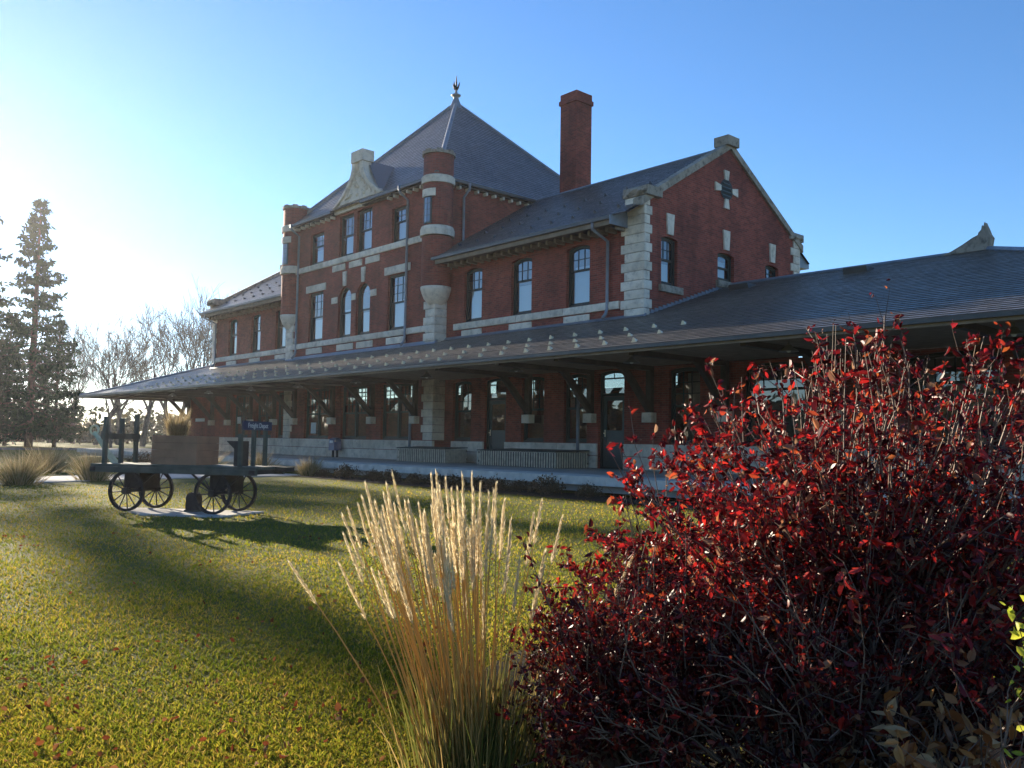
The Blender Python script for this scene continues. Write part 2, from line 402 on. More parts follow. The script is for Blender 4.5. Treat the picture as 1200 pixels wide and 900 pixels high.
# ------------------------------------------------------------------ ground, platform, paths
M['lawn'] = (lambda t: (t.col(t.mix(.6, t.ramp(t.noise(.35, 5), [(.3, (.07, .085, .012)), (.55, (.12, .125, .018)), (.75, (.17, .14, .03))]),
    t.ramp(t.noise(9, 6, .7), [(.3, (.5, .5, .5)), (.7, (1.5, 1.45, 1.3))]), 'MULTIPLY')), t.set(.9, .15), t.bump(t.noise(22, 6, .75), 1.0, .06), t.m)[-1])(NT('lawn'))
g = MB(); n = 24
g.quad((-700, -500, 0), (400, -500, 0), (400, 700, 0), (-700, 700, 0)); g.build('lawn', 'lawn', kind='structure')
p = MB(); p.quad((-98, -400, .012), (-84, -400, .012), (-84, 600, .012), (-98, 600, .012)); p.build('road', 'asphalt', kind='structure')
p = MB()
pl = [(-26.6, 1.0), (-27.4, 6), (-28.6, 9), (-29.3, 13), (-29.6, 16.4)]; pr = [(-29.8, 1.0), (-30.4, 6), (-31.9, 9), (-32.6, 13), (-33, 16.4)]
for k in range(4):
    p.hexa([(*pl[k], -.1), (*pl[k+1], -.1), (*pr[k+1], -.1), (*pr[k], -.1), (*pl[k], .03), (*pl[k+1], .03), (*pr[k+1], .03), (*pr[k], .03)])
p.build('path', 'concrete', kind='structure')
p = MB().hexa([(-17.55, 5.75, -.1), (-15.95, 5.55, -.1), (-14.75, 6.55, -.1), (-15.3, 7.6, -.1), (-17.55, 5.75, .035), (-15.95, 5.55, .035), (-14.75, 6.55, .035), (-15.3, 7.6, .035)])
p.build('wagon_pavement', 'concrete', kind='structure')
bed = MB(); bed.quad((-30.5, 15.6, .02), (4, 15.6, .02), (4, 17.4, .02), (-30.5, 17.4, .02)); bed.build('planting_bed_ground', 'mulch', kind='structure')
bed = MB(); nn = 20
bed.quad(*[(-2.0+2.6*math.cos(a)*(.9+.1*math.sin(3*a)), 3.9+2.0*math.sin(a)*(.9+.1*math.cos(2*a)), .018) for a in [2*math.pi*k/nn for k in range(nn)]])
bed.build('shrub_bed_ground', 'mulch', kind='structure')

PZ = .52
plat = MB(); plat.box(-60, 4, 17.1, 40, .12, PZ-.004); plat = plat.build('platform', 'deckc', kind='structure')
x = -60.0; k = 0; slab_me = None
while x < 4:
    x2 = x+3.2
    MB().box(x+.006, x2-.006, 16.9, 18.2, PZ-.22, PZ+.002).build('edge_slab', 'kerb', plat); x = x2
x = -60.0
while x < 4:
    MB().box(x+.006, x+3.194, 18.212, 20.3, PZ-.1, PZ).build('paving_slab', 'deckc', plat)
    MB().box(x+.006, x+3.194, 20.312, 22.8, PZ-.1, PZ).build('paving_slab', 'deckc', plat); x += 3.2

# ------------------------------------------------------------------ the depot
YR, YT, XC, XL, XG, YB = 22.7, 22.15, -36.05, -53.35, -18.75, 32.5
TX0, TX1 = -42.5, -29.6
depot = thing('railway_depot', 'red brick railway depot with limestone trim, slate roofs and a central pyramid tower', 'building', (XC, YR, 0))
F_R = Fr((0, YR, 0), (1, 0, 0), (0, -1, 0)); F_T = Fr((0, YT, 0), (1, 0, 0), (0, -1, 0))
F_G = Fr((XG, 0, 0), (0, 1, 0), (1, 0, 0)); F_TS = Fr((TX1, 0, 0), (0, 1, 0), (1, 0, 0))

# openings (u0, u1, z0, z1, arch rise)
r_up = [(-28.36, -27.2, 6.30, 8.50, .10), (-25.42, -24.25, 6.30, 8.50, .10), (-22.39, -21.24, 6.30, 8.52, .10)]
l_up = [(-51.2, -50.0, 6.30, 8.50, .10), (-48.1, -46.9, 6.30, 8.50, .10), (-45.05, -43.85, 6.30, 8.50, .10)]
t_mid = [(-40.4, -38.95, 6.30, 8.82, 0), (-37.5, -36.3, 6.30, 8.75, .6), (-35.85, -34.65, 6.30, 8.75, .6), (-33.2, -31.75, 6.30, 8.82, 0)]
t_top = [(-40.4, -39.05, 10.27, 11.86, 0), (-37.55, -36.25, 10.27, 12.3, 0), (-35.95, -34.65, 10.27, 12.3, 0), (-33.0, -31.68, 10.27, 11.86, 0)]
r_lo = [(-28.96, -27.75, 1.40, 3.86, .08), (-24.71, -23.48, 1.40, 3.86, .08), (-22.46, -21.30, 1.40, 3.86, .08), (-17.70, -16.48, 1.40, 3.86, .08)]
w_lo = [(-14.9, -12.9, 1.40, 3.84, .12), (-10.0, -7.8, 1.40, 3.84, .12)]
r_dr = [(-26.88, -25.62, PZ, 3.88, .08), (-20.75, -19.58, PZ, 3.9, .08)]
t_lo = [(-40.5, -38.1, 1.40, 3.88, 0), (-36.95, -34.68, 1.40, 3.88, 0), (-33.5, -31.1, 1.40, 3.88, 0)]
l_lo = [(-50.02, -48.1, 1.40, 3.88, 0), (-47.05, -45.2, 1.40, 3.88, 0), (-44.6, -42.9, 1.40, 3.88, 0)]
g_up = [(23.60, 24.50, 6.86, 8.55, .08), (26.88, 27.92, 7.45, 8.50, .08), (30.05, 31.0, 7.45, 8.50, .08)]

# walls
for args in ((TX1, XG, 3.92, 9.35, r_up), (TX1, -4.7, PZ, 3.92, r_lo+r_dr+w_lo), (XL, TX0, 3.92, 9.35, l_up), (-57, TX0, PZ, 3.92, l_lo)):
    m = MB(); wall(m, F_R, *args); m.build('front_wall', 'brick', depot)
m = MB(); wall(m, F_T, TX0, TX1, PZ, 12.45, t_lo+t_mid+t_top); m.build('tower_wall', 'brick', depot)
m = MB(); wall(m, F_TS, YT, YR+.01, PZ, 9, []); wall(m, F_TS, YT, 34, 9, 12.45, [])
for za, zb, yy in ((PZ, 9, YR+.01), (9, 12.45, 34)): m.quad((TX0, YT, za), (TX0, yy, za), (TX0, yy, zb), (TX0, YT, zb))
m.quad((TX0, 34, 9), (TX1, 34, 9), (TX1, 34, 12.45), (TX0, 34, 12.45)); m.build('tower_side_wall', 'brick', depot)
RID_Y, RID_Z, EAV_Y, EAV_Z = 27.6, 12.55, 21.85, 9.05
def roofz(y): return RID_Z - abs(y-RID_Y)*(RID_Z-EAV_Z)/(RID_Y-EAV_Y)
m = MB(); wall(m, F_G, YR, YB, 3.9, 9.35, g_up)
vent_c = (27.4, 10.9)
m.quad(F_G.p(YR, 9.35), F_G.p(YB, 9.35), F_G.p(YB, roofz(YB)+.1), F_G.p(RID_Y, RID_Z+.1), F_G.p(YR, roofz(YR)+.1)); m.build('gable_wall', 'brick', depot)
m = MB(); m.quad((XL, YR, PZ), (XL, YB, PZ), (XL, YB, roofz(YB)), (XL, RID_Y, RID_Z), (XL, YR, roofz(YR))); m.build('end_wall', 'brick', depot)
F_B = Fr((0, YB, 0), (-1, 0, 0), (0, 1, 0)); b_op = []; x = 21.4
while x < 52: b_op.append((x, x+2.3, 3.95, 5.25, 0)); x += 3.15
m = MB(); wall(m, F_B, -XG, -XL, PZ, 9.5, b_op); m.build('rear_wall', 'brick', depot)
for o in b_op: window(depot, F_B, *o, zm=4.55, grid=(3, 2), blind=0)  # unseen windows, added high so sky shows bright through the front panes
m = MB()
for pts in (((-57, YR), (-57, YB)), ((-57, YB), (XL, YB)), ((XG, YB), (-4.7, YB)), ((-4.7, YR), (-4.7, YB))):
    (xa, ya), (xb, yb) = pts; MB().quad((xa, ya, PZ), (xb, yb, PZ), (xb, yb, 4), (xa, ya, 4)).build('wing_wall', 'brick', depot)
for bx in ((-56.9, XL, 25.2, 25.3, PZ, 3.9), (XG-.05, -4.8, 25.2, 25.3, PZ, 3.9), (XL+.1, XG-.1, 25.2, 25.3, 5.6, 9.2), (TX0+.1, TX1-.1, 25, 25.1, 9.8, 12.3), (XG-2.2, XG-2.1, 23, 25.1, 6, 9.3)):
    MB().box(*bx).build('interior_partition', 'dark', depot)
MB().box(XL+.1, XG-.1, YR+.3, YB-.05, 5.42, 5.5).build('interior_ceiling', 'dark', depot); MB().box(-56.9, -4.8, YR+.3, YB-.3, PZ+.004, PZ+.03).build('interior_floor', 'timber', depot)

# windows and doors
for o in r_up: window(depot, F_R, *o, zm=7.62, grid=(3, 2), blind=.62)
for o in l_up: window(depot, F_R, *o, zm=7.55, grid=(3, 2), blind=.62)
for k, o in enumerate(t_mid): window(depot, F_T, *o, zm=7.55 if k in (0, 3) else 7.5, grid=(3, 3), blind=.55, arch_plain=k in (1, 2))
for k, o in enumerate(t_top): window(depot, F_T, *o, zm=11.2 if k in (0, 3) else 11.3, grid=(3, 2), blind=.6)
for o in r_lo: window(depot, F_R, *o, zm=2.62, grid=(3, 3), blind=0, glass='glass_low')
for o in w_lo: window(depot, F_R, *o, zm=3.05, grid=(4, 1), blind=0, glass='glass_low', twin=False)
for o in t_lo: window(depot, F_T, *o, zm=2.62, grid=(3, 3), blind=0, glass='glass_low', twin=True)
for o in l_lo: window(depot, F_R, *o, zm=2.62, grid=(3, 3), blind=0, glass='glass_low', twin=True)
window(depot, F_G, *g_up[0], zm=7.75, grid=(3, 2), blind=.55); window(depot, F_G, *g_up[1], zm=7.95, grid=(1, 1), blind=.9); window(depot, F_G, *g_up[2], zm=7.95, grid=(3, 2), blind=.4)
def door(fr, u0, u1, z0, z1, rise):
    d = .2; f = MB(); o = outline(u0, u1, z0, z1, rise); i = outline(u0, u1, z0, z1, rise, .08); ringstrip(f, o, i, fr, -d-.03, -d+.09)
    f.fbox(fr, u0+.08, u1-.08, z0+2.5, z0+2.6, -d-.03, -d+.08); fo = f.build('door_frame', 'frame', depot)
    a, b, zt = u0+.09, u1-.09, z0+2.49
    q = MB(); zz = [z0+.03, z0+.30, z0+.78, z0+.90, z0+1.30, zt-.16]
    for lo, hi in ((z0+.02, z0+.28), (z0+.72, z0+.84), (z0+1.2, z0+1.32), (zt-.14, zt)): q.fbox(fr, a, b, lo, hi, -d-.02, -d+.035)
    for x0, x1 in ((a, a+.13), (b-.13, b)): q.fbox(fr, x0, x1, z0+.021, zt-.001, -d-.021, -d+.034)
    for lo, hi in ((z0+.28, z0+.72), (z0+.84, z0+1.2)): q.fbox(fr, a+.13, b-.13, lo, hi, -d-.015, -d+.01)
    do = q.build('door', 'door', depot)
    MB().quad(fr.p(a+.13, z0+1.32, -d), fr.p(b-.13, z0+1.32, -d), fr.p(b-.13, zt-.14, -d), fr.p(a+.13, zt-.14, -d)).build('pane', 'glass_low', do)
    tp = MB(); fill(tp, [(a, z0+2.6), (b, z0+2.6)]+arch_pts(a, b, z1-.08, rise), fr, -d+.02); tp.build('transom_pane', 'glass_low', fo)
    h = MB(); h.lathe((0, 0, 0), [(0, -.03), (.03, -.02), (.035, 0), (.03, .02), (0, .03)], 10)
    h.v = [tuple(Vector(fr.p(a+.08, z0+1.22, -d+.075))+Vector(v)) for v in h.v]; h.fbox(fr, a+.06, a+.10, z0+1.1, z0+1.34, -d+.034, -d+.045); h.build('handle', 'guard', do)
for o in r_dr: door(F_R, *o)

# limestone: plinth, string courses, blocks under windows, lintels, keystones
def run(fr, u0, u1, z0, z1, w1, L=1.35, mat='stone', name='string_course_stone', w0=-.05):
    n_ = max(1, round((u1-u0)/L)); d = (u1-u0)/n_; cuts = [u0]+[u0+d*k+random.uniform(-.1, .1) for k in range(1, n_)]+[u1]
    for a, b in zip(cuts, cuts[1:]): stone(depot, fr, a, b, z0, z1, w0, w1+random.uniform(-.008, .008), mat, name)
run(F_R, -28.95, -19.8, 6.0, 6.28, .10); run(F_T, TX0+.5, TX1-.4, 6.0, 6.28, .10); run(F_R, XL+.3, TX0-.35, 6.0, 6.28, .10)
run(F_T, TX0+.7, TX1-.75, 9.95, 10.25, .10)
for a, b in ((-28.45, -27.15), (-25.5, -24.2), (-22.5, -21.2)): stone(depot, F_R, a, b, 5.68, 5.97, -.05, .05)
for a, b in ((-51.3, -49.95), (-48.2, -46.85), (-45.0, -43.8)): stone(depot, F_R, a, b, 5.68, 5.97, -.05, .05)
for a, b in ((-40.5, -38.9), (-37.5, -36.0), (-35.7, -34.3), (-33.2, -31.7)): stone(depot, F_T, a, b, 5.66, 5.97, -.05, .05)
for a, b in ((-38.1, -36.9), (-36.55, -35.4), (-35.1, -33.9)): stone(depot, F_T, a, b, 9.6, 9.92, -.05, .05)
for a, b in ((-40.65, -38.7), (-33.45, -31.45)): stone(depot, F_T, a, b, 8.83, 9.2, -.05, .06, 'stone', 'lintel')
def key(fr, uc, z0, z1, wb, wt, name='keystone'):
    MB().prism([(uc-wb/2, z0), (uc+wb/2, z0), (uc+wt/2, z1), (uc-wt/2, z1)], fr, -.03, .06).build(name, 'stone', depot)
for uc in (-36.9, -35.25): key(F_T, uc, 8.8, 9.5, .24, .34)
for a, b in ((-38.1, -37.55), (-36.25, -35.9), (-34.6, -34.1)): stone(depot, F_T, a, b, 8.02, 8.34, -.05, .05)
for uc in (24.05, 27.4, 30.52): key(F_G, uc, 8.62, 9.35, .30, .42)
for (a, b, z) in ((23.45, 24.7, 6.84), (26.75, 28.1, 7.43)): stone(depot, F_G, a, b, z-.26, z, -.05, .14, 'stone_old', 'sill')
# plinth
def plinth(fr, u0, u1):
    for z0, z1, L in ((PZ+.004, .96, 1.1), (.964, 1.39, .9)): run(fr, u0, u1, z0, z1, .09, L, 'plinth', 'plinth_stone')
for a, b in ((-28.95, -26.9), (-25.6, -20.77), (-19.56, -4.7)): plinth(F_R, a, b)
plinth(F_T, TX0-.1, TX1+.1); plinth(F_R, -57, TX0-.15)

# quoins
def quoin(fr_a, u_corner, sgn, z0, z1, h, long_, short, w1=.07, mat='stone', ret=None, pat=(0, 1)):
    n_ = round((z1-z0)/h); h = (z1-z0)/n_
    for k in range(n_):
        L = long_ if k % 2 == pat[0] else short
        a, b = (u_corner-L, u_corner+.07) if sgn < 0 else (u_corner-.07, u_corner+L)
        stone(depot, fr_a, a, b, z0+k*h, z0+(k+1)*h, -.03, w1+random.uniform(-.008, .008), mat, 'quoin_stone')
        if ret: stone(depot, ret, YR-.06, YR+(.24 if k % 2 else .36), z0+k*h+.004, z0+(k+1)*h-.004, -.05, .055, mat, 'quoin_stone')
quoin(F_R, XG, -1, 5.3, 9.75, .32, .98, .82, .08, 'stone', F_G)
stone(depot, F_R, XG-.86, XG+.22, 9.75, 10.08, -.7, .2, 'stone_old', 'kneeler_stone')
for k in range(14): stone(depot, F_G, YB-(.42 if k % 2 else .62), YB+.07, 5.3+k*.32, 5.62+k*.32, -.05, .06, 'stone', 'quoin_stone')
stone(depot, F_G, YB-.7, YB+.35, 9.78, 10.1, -.6, .14, 'stone_old', 'kneeler_stone')
quoin(F_R, XL, 1, 5.3, 9.1, .32, .5, .38)
stone(depot, F_R, XL-.2, XL+.9, 9.55, 9.95, -.5, .5, 'stone_old', 'kneeler_stone')
# corner piers of the tower below the turret bowls
for uc, sg in ((TX1, -1), (TX0, 1)):
    for z0, z1 in ((5.25, 7.3), (1.4, 4.0)):
        n_ = round((z1-z0)/.34); h = (z1-z0)/n_
        for k in range(n_):
            L = .72 if k % 2 else .58
            a, b = (uc-L, uc+.1) if sg < 0 else (uc-.1, uc+L)
            stone(depot, F_T, a, b, z0+k*h, z0+(k+1)*h, -.05, .1, 'stone', 'pier_stone')
            if sg < 0: stone(depot, F_TS, YT-.07, YR+.02, z0+k*h, z0+(k+1)*h, -.05, .105, 'plinth', 'pier_stone')
# turrets
def turret(cx, cy, small=False):
    m = MB(); r = .67
    m.lathe((cx, cy, 0), [(r-.02, 7.85), (r-.02, 10.0)], 32); m.lathe((cx, cy, 0), [(r-.02, 10.4), (r-.02, 13.55), (r-.2, 13.55)], 32); b = m.build('turret', 'brick', depot, True)
    m = MB(); m.lathe((cx, cy, 0), [(.02, 7.02), (.18, 7.05), (.36, 7.18), (.52, 7.38), (.62, 7.62), (.665, 7.76), (.665, 7.87), (r-.1, 7.87)], 32); m.build('corbel_bowl', 'stone', b, True)
    m = MB(); m.lathe((cx, cy, 0), [(r-.1, 10.04), (r+.06, 10.04), (r+.07, 10.30), (r+.02, 10.44), (r-.1, 10.44)], 32); m.build('ring_course', 'stone', b)
    m = MB(); m.lathe((cx, cy, 0), [(r-.1, 12.28), (r+.05, 12.28), (r+.06, 12.56), (r+.0, 12.62), (r-.1, 12.62)], 32); m.build('ring_course', 'stone', b)
    for k in range(16):
        a0 = 2*math.pi*k/16; zt = 13.66 if k % 2 else 13.72; m = MB(); q = []
        for z in (13.54, zt):
            for (rr, a) in ((.46, a0+.01), (.46, a0+.38), (r+.05, a0+.38), (r+.05, a0+.01)): q.append((cx+rr*math.cos(a), cy+rr*math.sin(a), z))
        m.hexa(q).build('coping_stone', 'stone_old', b)
    # slit window facing the lawn
    am = -math.pi/2+.22
    m = MB(); m.lathe((cx, cy, 0), [(r+.035, 11.68), (r+.035, 12.0)], 8, am-.55, am+.55); m.lathe((cx, cy, 0), [(r-.03, 12.0), (r+.035, 12.0)], 8, am-.55, am+.55); m.lathe((cx, cy, 0), [(r+.035, 11.68), (r-.03, 11.68)], 8, am-.55, am+.55); m.build('lintel', 'stone', b)
    wv = MB(); wv.lathe((cx, cy, 0), [(r+.012, 10.5), (r+.012, 11.66)], 8, am-.34, am+.34); wo = wv.build('slit_window', 'frame', b)
    g_ = MB(); g_.lathe((cx, cy, 0), [(r+.02, 10.58), (r+.02, 11.6)], 6, am-.21, am+.21); g_.build('pane', NT_SLIT, wo)
    mu = MB(); mu.lathe((cx, cy, 0), [(r+.03, 10.58), (r+.03, 11.6)], 1, am-.02, am+.02)
    for z in (10.84, 11.09, 11.35): mu.lathe((cx, cy, 0), [(r+.03, z), (r+.03, z+.03)], 6, am-.21, am+.21)
    mu.build('muntin', 'frame', wo)
ts = NT('turret_glass'); ts.col((.10, .12, .16)); ts.set(.06, 1.0); ts.b.inputs['IOR'].default_value = 2.0; NT_SLIT = ts.m
turret(-29.76, 22.3); turret(-42.34, 22.3)

# stone dormer over the two middle top windows
prof = []
cx0 = -35.75
def cur(t): return .42 + 1.75*(1-t)**2.1
for k in range(13): t = k/12; prof.append((cx0+cur(t), 12.75+1.85*t))
poly = [(cx0-2.17, 12.42), (cx0+2.17, 12.42)]+prof+[(cx0+.42, 15.1), (cx0-.42, 15.1)]+[(2*cx0-u, z) for u, z in prof[::-1]]
dm = MB().prism(poly, F_T, -.3, .12).build('dormer_gable', 'stone', depot)
for s_ in (-1, 1):
    c_ = MB()
    for (a, b) in zip(prof, prof[1:]):
        ua, ub = (a[0]-cx0)*s_+cx0, (b[0]-cx0)*s_+cx0
        c_.hexa([F_T.p(ua-s_*.2, a[1], .12), F_T.p(ua+s_*.05, a[1], .12), F_T.p(ua+s_*.05, a[1], .22), F_T.p(ua-s_*.2, a[1], .22), F_T.p(ub-s_*.2, b[1], .12), F_T.p(ub+s_*.05, b[1], .12), F_T.p(ub+s_*.05, b[1], .22), F_T.p(ub-s_*.2, b[1], .22)])
    c_.build('coping', 'stone', dm)
MB().fbox(F_T, cx0-.5, cx0+.5, 14.62, 15.16, -.4, .26).build('cap_stone', 'stone', dm)
MB().fbox(F_T, cx0-1.5, cx0+1.5, 12.78, 12.95, .12, .17).build('sill_moulding', 'stone', dm)
for sg_ in (-1, 1): MB().bar(F_T.p(cx0+sg_*1.15, 12.98, .14), F_T.p(cx0+sg_*.05, 14.45, .14), .06, .07, (0, -1, 0)).build('moulding', 'stone', dm)
rl = MB()      # carved relief: scrolling leaves
for k in range(26):
    t = random.random(); z = 13.05+1.35*t; hw = .95*(1-t)**1.3+.05; u = cx0+random.uniform(-hw, hw); r_ = random.uniform(.06, .13)*(1-.4*t)
    rl.lathe((0, 0, 0), [(r_, 0), (r_*.75, .08), (0, .12)], 7); nv = 21
    for q in range(nv): X, Y, Z = rl.v[-nv+q]; rl.v[-nv+q] = F_T.p(u+X, z+Y, .115+Z)
rl.build('carved_relief', 'stone', dm, kind='stuff')
MB().quad((cx0-1.9, YT-.05, 12.7), (cx0-.2, YT+.2, 14.75), (cx0-.2, 24.6, 14.75), (cx0-1.9, 22.7, 12.7)).quad((cx0+1.9, YT-.05, 12.7), (cx0+.2, YT+.2, 14.75), (cx0+.2, 24.6, 14.75), (cx0+1.9, 22.7, 12.7)).build('dormer_roof', 'slate', dm)

# ---- roofs
roof = MB(); E0 = XL-.2; E1 = XG+.02
def zs_(y): return roofz(y)
for xa, xb in ((E0, TX0), (TX1, E1)): roof.quad((xa, EAV_Y, EAV_Z-.03), (xb, EAV_Y, EAV_Z-.03), (xb, RID_Y, RID_Z-.03), (xa, RID_Y, RID_Z-.03))
roof.quad((E0, RID_Y, RID_Z-.03), (E1, RID_Y, RID_Z-.03), (E1, 33.4, roofz(33.4)-.03), (E0, 33.4, roofz(33.4)-.03))
main_roof = roof.build('main_roof', 'under', depot)
s = MB(); slates(s, (TX1+.05, EAV_Y, EAV_Z), (XG-.1, EAV_Y, EAV_Z), (XG-.1, RID_Y, RID_Z), (TX1+.05, RID_Y, RID_Z), .2, .28, seed=2)
slates(s, (XL-.1, EAV_Y, EAV_Z), (TX0-.05, EAV_Y, EAV_Z), (TX0-.05, RID_Y, RID_Z), (XL-.1, RID_Y, RID_Z), .24, .34, seed=3); s.build('slates', 'slate', main_roof, kind='stuff')
m = MB(); m.tube([(E0, RID_Y, RID_Z+.02), (E1, RID_Y, RID_Z+.02)], .07, 8); m.build('ridge_cap', 'lead', main_roof)
# gable copings
def coping(xa, xb, mat='stone_old'):
    for sg, ye in ((-1, YR-.25), (1, YB+.25)):
        n_ = 7
        for k in range(n_):
            ya = ye+(RID_Y-sg*(-.35)*0-ye)*k/n_; yb = ye+(RID_Y-ye)*(k+1)/n_
            za, zb = roofz(ya), roofz(yb); m = MB()
            lo, hi = -.06, .22
            g_ = .004 if sg < 0 else -.004
            m.hexa([(xa, ya+g_, za+lo), (xb, ya+g_, za+lo), (xb, yb-g_, zb+lo), (xa, yb-g_, zb+lo), (xa, ya+g_, za+hi), (xb, ya+g_, za+hi), (xb, yb-g_, zb+hi), (xa, yb-g_, zb+hi)]).build('coping_stone', mat, main_roof)
coping(XG-.30, XG+.10); coping(XL-.10, XL+.30)
for xx in (XG, XL): MB().box(xx-.42, xx+.22, RID_Y-.36, RID_Y+.36, RID_Z+.02, RID_Z+.38).build('apex_stone', 'stone_old', main_roof)
# eave boxes at the gables
def eave(name, x0, x1, yo, yw, zt, mat='gutter'):
    m = MB(); m.box(x0, x1, yo-.11, yo+.02, zt-.13, zt-.005); g_ = m.build('gutter', mat, depot)
    MB().box(x0, x1, yo+.021, yw, zt-.25, zt-.20).build('soffit', 'timber', depot)
    MB().box(x0, x1, yo+.0, yo+.05, zt-.30, zt-.135).build('fascia', 'soffit', depot)
    return g_
eave('e', TX1+.1, XG-.72, EAV_Y, YR, EAV_Z); eave('e', XL-.05, TX0-.1, EAV_Y, YR, EAV_Z)
MB().prism([(EAV_Y-.12, EAV_Z-.32), (YR-.0, EAV_Z-.32), (YR, roofz(YR)-.02), (EAV_Y-.12, EAV_Z-.02)], Fr((XG-.72, 0, 0), (0, 1, 0), (1, 0, 0)), 0, .04).build('eave_end_board', 'lead', depot)
MB().prism([(YB, EAV_Z-.3), (33.5, EAV_Z-.25), (33.5, roofz(33.4)), (YB, roofz(YB))], Fr((XG-.7, 0, 0), (0, 1, 0), (1, 0, 0)), 0, .62).build('eave_end_board', 'lead', depot)
d_ = MB(); u = TX1+.3
while u < XG-.8: d_.fbox(F_R, u, u+.1, EAV_Z-.42, EAV_Z-.26, 0, .5); u += .42
u = XL+.3
while u < TX0-.3: d_.fbox(F_R, u, u+.1, EAV_Z-.42, EAV_Z-.26, 0, .5); u += .42
d_.build('rafter_tails', 'soffit', depot, kind='stuff')

# tower roof
AP = (XC, 28.05, 19.25); ZE = 12.62; ex0, ex1, ey0, ey1 = TX0-.28, TX1+.28, YT-.28, 34.3
K = .11
def kick(c):      # point one ninth up the hip
    return (c[0]+(AP[0]-c[0])*K, c[1]+(AP[1]-c[1])*K, ZE+(AP[2]-ZE)*K*.82)
c00, c10, c11, c01 = (ex0, ey0, ZE), (ex1, ey0, ZE), (ex1, ey1, ZE), (ex0, ey1, ZE)
k00, k10, k11, k01 = map(kick, (c00, c10, c11, c01))
def dn(p, d=.03): return (p[0], p[1], p[2]-d)
m = MB()
for a, b, c, d in ((c00, c10, k10, k00), (c10, c11, k11, k10), (c11, c01, k01, k11), (c01, c00, k00, k01)): m.quad(*map(dn, (a, b, c, d))); m.quad(dn(d), dn(c), dn(AP))
tower_roof = m.build('tower_roof', 'under', depot)
s = MB()
for a, b, c, d, sd in ((c00, c10, k10, k00, 5), (c10, c11, k11, k10, 6), (c01, c00, k00, k01, 7)):
    slates(s, a, b, c, d, .22, .3, seed=sd); slates(s, d, c, AP, AP, .215, .3, seed=sd+10)
s.build('slates', 'slate', tower_roof, kind='stuff')
for c, k_ in ((c00, k00), (c10, k10), (c11, k11), (c01, k01)):
    MB().tube([Vector(c)+Vector((0, 0, .03)), Vector(k_)+Vector((0, 0, .03)), Vector(AP)+Vector((0, 0, .02))], [.13, .12, .09], 8).build('hip_roll', 'lead', tower_roof)
fin = MB(); fin.lathe((AP[0], AP[1], AP[2]), [(.36, -.35), (.26, -.05), (.15, .22), (.13, .34), (.24, .38), (.26, .44), (.12, .5), (.07, .58), (.06, .7)], 14)
fin.build('finial', 'lead', tower_roof, True)
f2 = MB(); f2.tube([(AP[0], AP[1], AP[2]+.65), (AP[0], AP[1], AP[2]+1.1), (AP[0], AP[1], AP[2]+1.5)], [.06, .05, .012], 8)
for k in range(4):
    a = k*math.pi/2+.3; dx, dy = math.cos(a), math.sin(a)
    f2.tube([(AP[0]+dx*r_, AP[1]+dy*r_, AP[2]+z) for r_, z in ((.03, .72), (.12, .82), (.17, .95), (.22, 1.12))], [.05, .05, .04, .012], 6)
f2.build('finial_spike', 'iron', tower_roof)
# tower eaves
for x0, x1 in ((ex0+.85, -37.85), (-35.2, ex1-.85)):
    MB().box(x0, x1, ey0-.10, ey0+.03, ZE-.14, ZE-.01).build('gutter', 'gutter', tower_roof); MB().box(x0, x1, ey0+.031, YT, ZE-.22, ZE-.18).build('soffit', 'timber', tower_roof)
MB().box(ex1-.03, ex1+.10, ey0+.85, ey1, ZE-.14, ZE-.01).build('gutter', 'gutter', tower_roof); MB().box(TX1, ex1-.031, ey0+.6, ey1, ZE-.22, ZE-.18).build('soffit', 'timber', tower_roof)
d_ = MB(); u = TX0+.9
while u < TX1-.8:
    if not -38.1 < u < -33.5: d_.fbox(F_T, u, u+.1, ZE-.36, ZE-.23, 0, .24)
    u += .5
y = YT+1.0
while y < 30: d_.fbox(F_TS, y, y+.1, ZE-.36, ZE-.23, 0, .24); y += .5
d_.build('rafter_tails', 'stone', tower_roof, kind='stuff')

# chimney
ch = MB(); cxm, cym, hw, hd = -27.43, 28.3, .5, .5
ch.box(cxm-hw, cxm+hw, cym-hd, cym+hd, 11.2, 16.75); ch.box(cxm-hw-.06, cxm+hw+.06, cym-hd-.06, cym+hd+.06, 16.752, 16.95); ch.box(cxm-hw-.01, cxm+hw+.01, cym-hd-.01, cym+hd+.01, 16.952, 17.25)
ch = ch.build('chimney', 'brick', main_roof)

# wing roof and platform canopy: one low hipped roof round the depot
WE, WX0, WX1, ZC = 17.5, -62.0, .3, 3.95
def wz(y): return ZC+(y-WE)*.30 if y < 19 else ZC+.45+(y-19)*.337
RZ = wz(27.6); YBK = 37.7
off1 = 19-WE; off2 = 27.6-WE
def ring(o): y = WE+o; return [(WX0+o, y, wz(y)), (WX1-o, y, wz(y)), (WX1-o, YBK-o, wz(y)), (WX0+o, YBK-o, wz(y))]
r0, r1 = ring(0), ring(off1); re0, re1 = (WX0+off2, 27.6, RZ), (WX1-off2, 27.6, RZ)
m = MB()
for i in (0, 1): j = (i+1) % 4; m.quad(dn(r0[i]), dn(r0[j]), dn(r1[j]), dn(r1[i]))
L0_, L1_ = (WX0, YB, ZC), (WX0+off1, YB, wz(19)); m.quad(dn(L0_), dn(r0[0]), dn(r1[0]), dn(L1_)); m.quad(dn(L1_), dn(r1[0]), dn(re0), dn((WX0+off2-.6, YB, RZ-.2)))
m.quad(dn(r1[0]), dn(r1[1]), dn(re1), dn(re0)); m.quad(dn(r1[1]), dn(r1[2]), dn(re1))
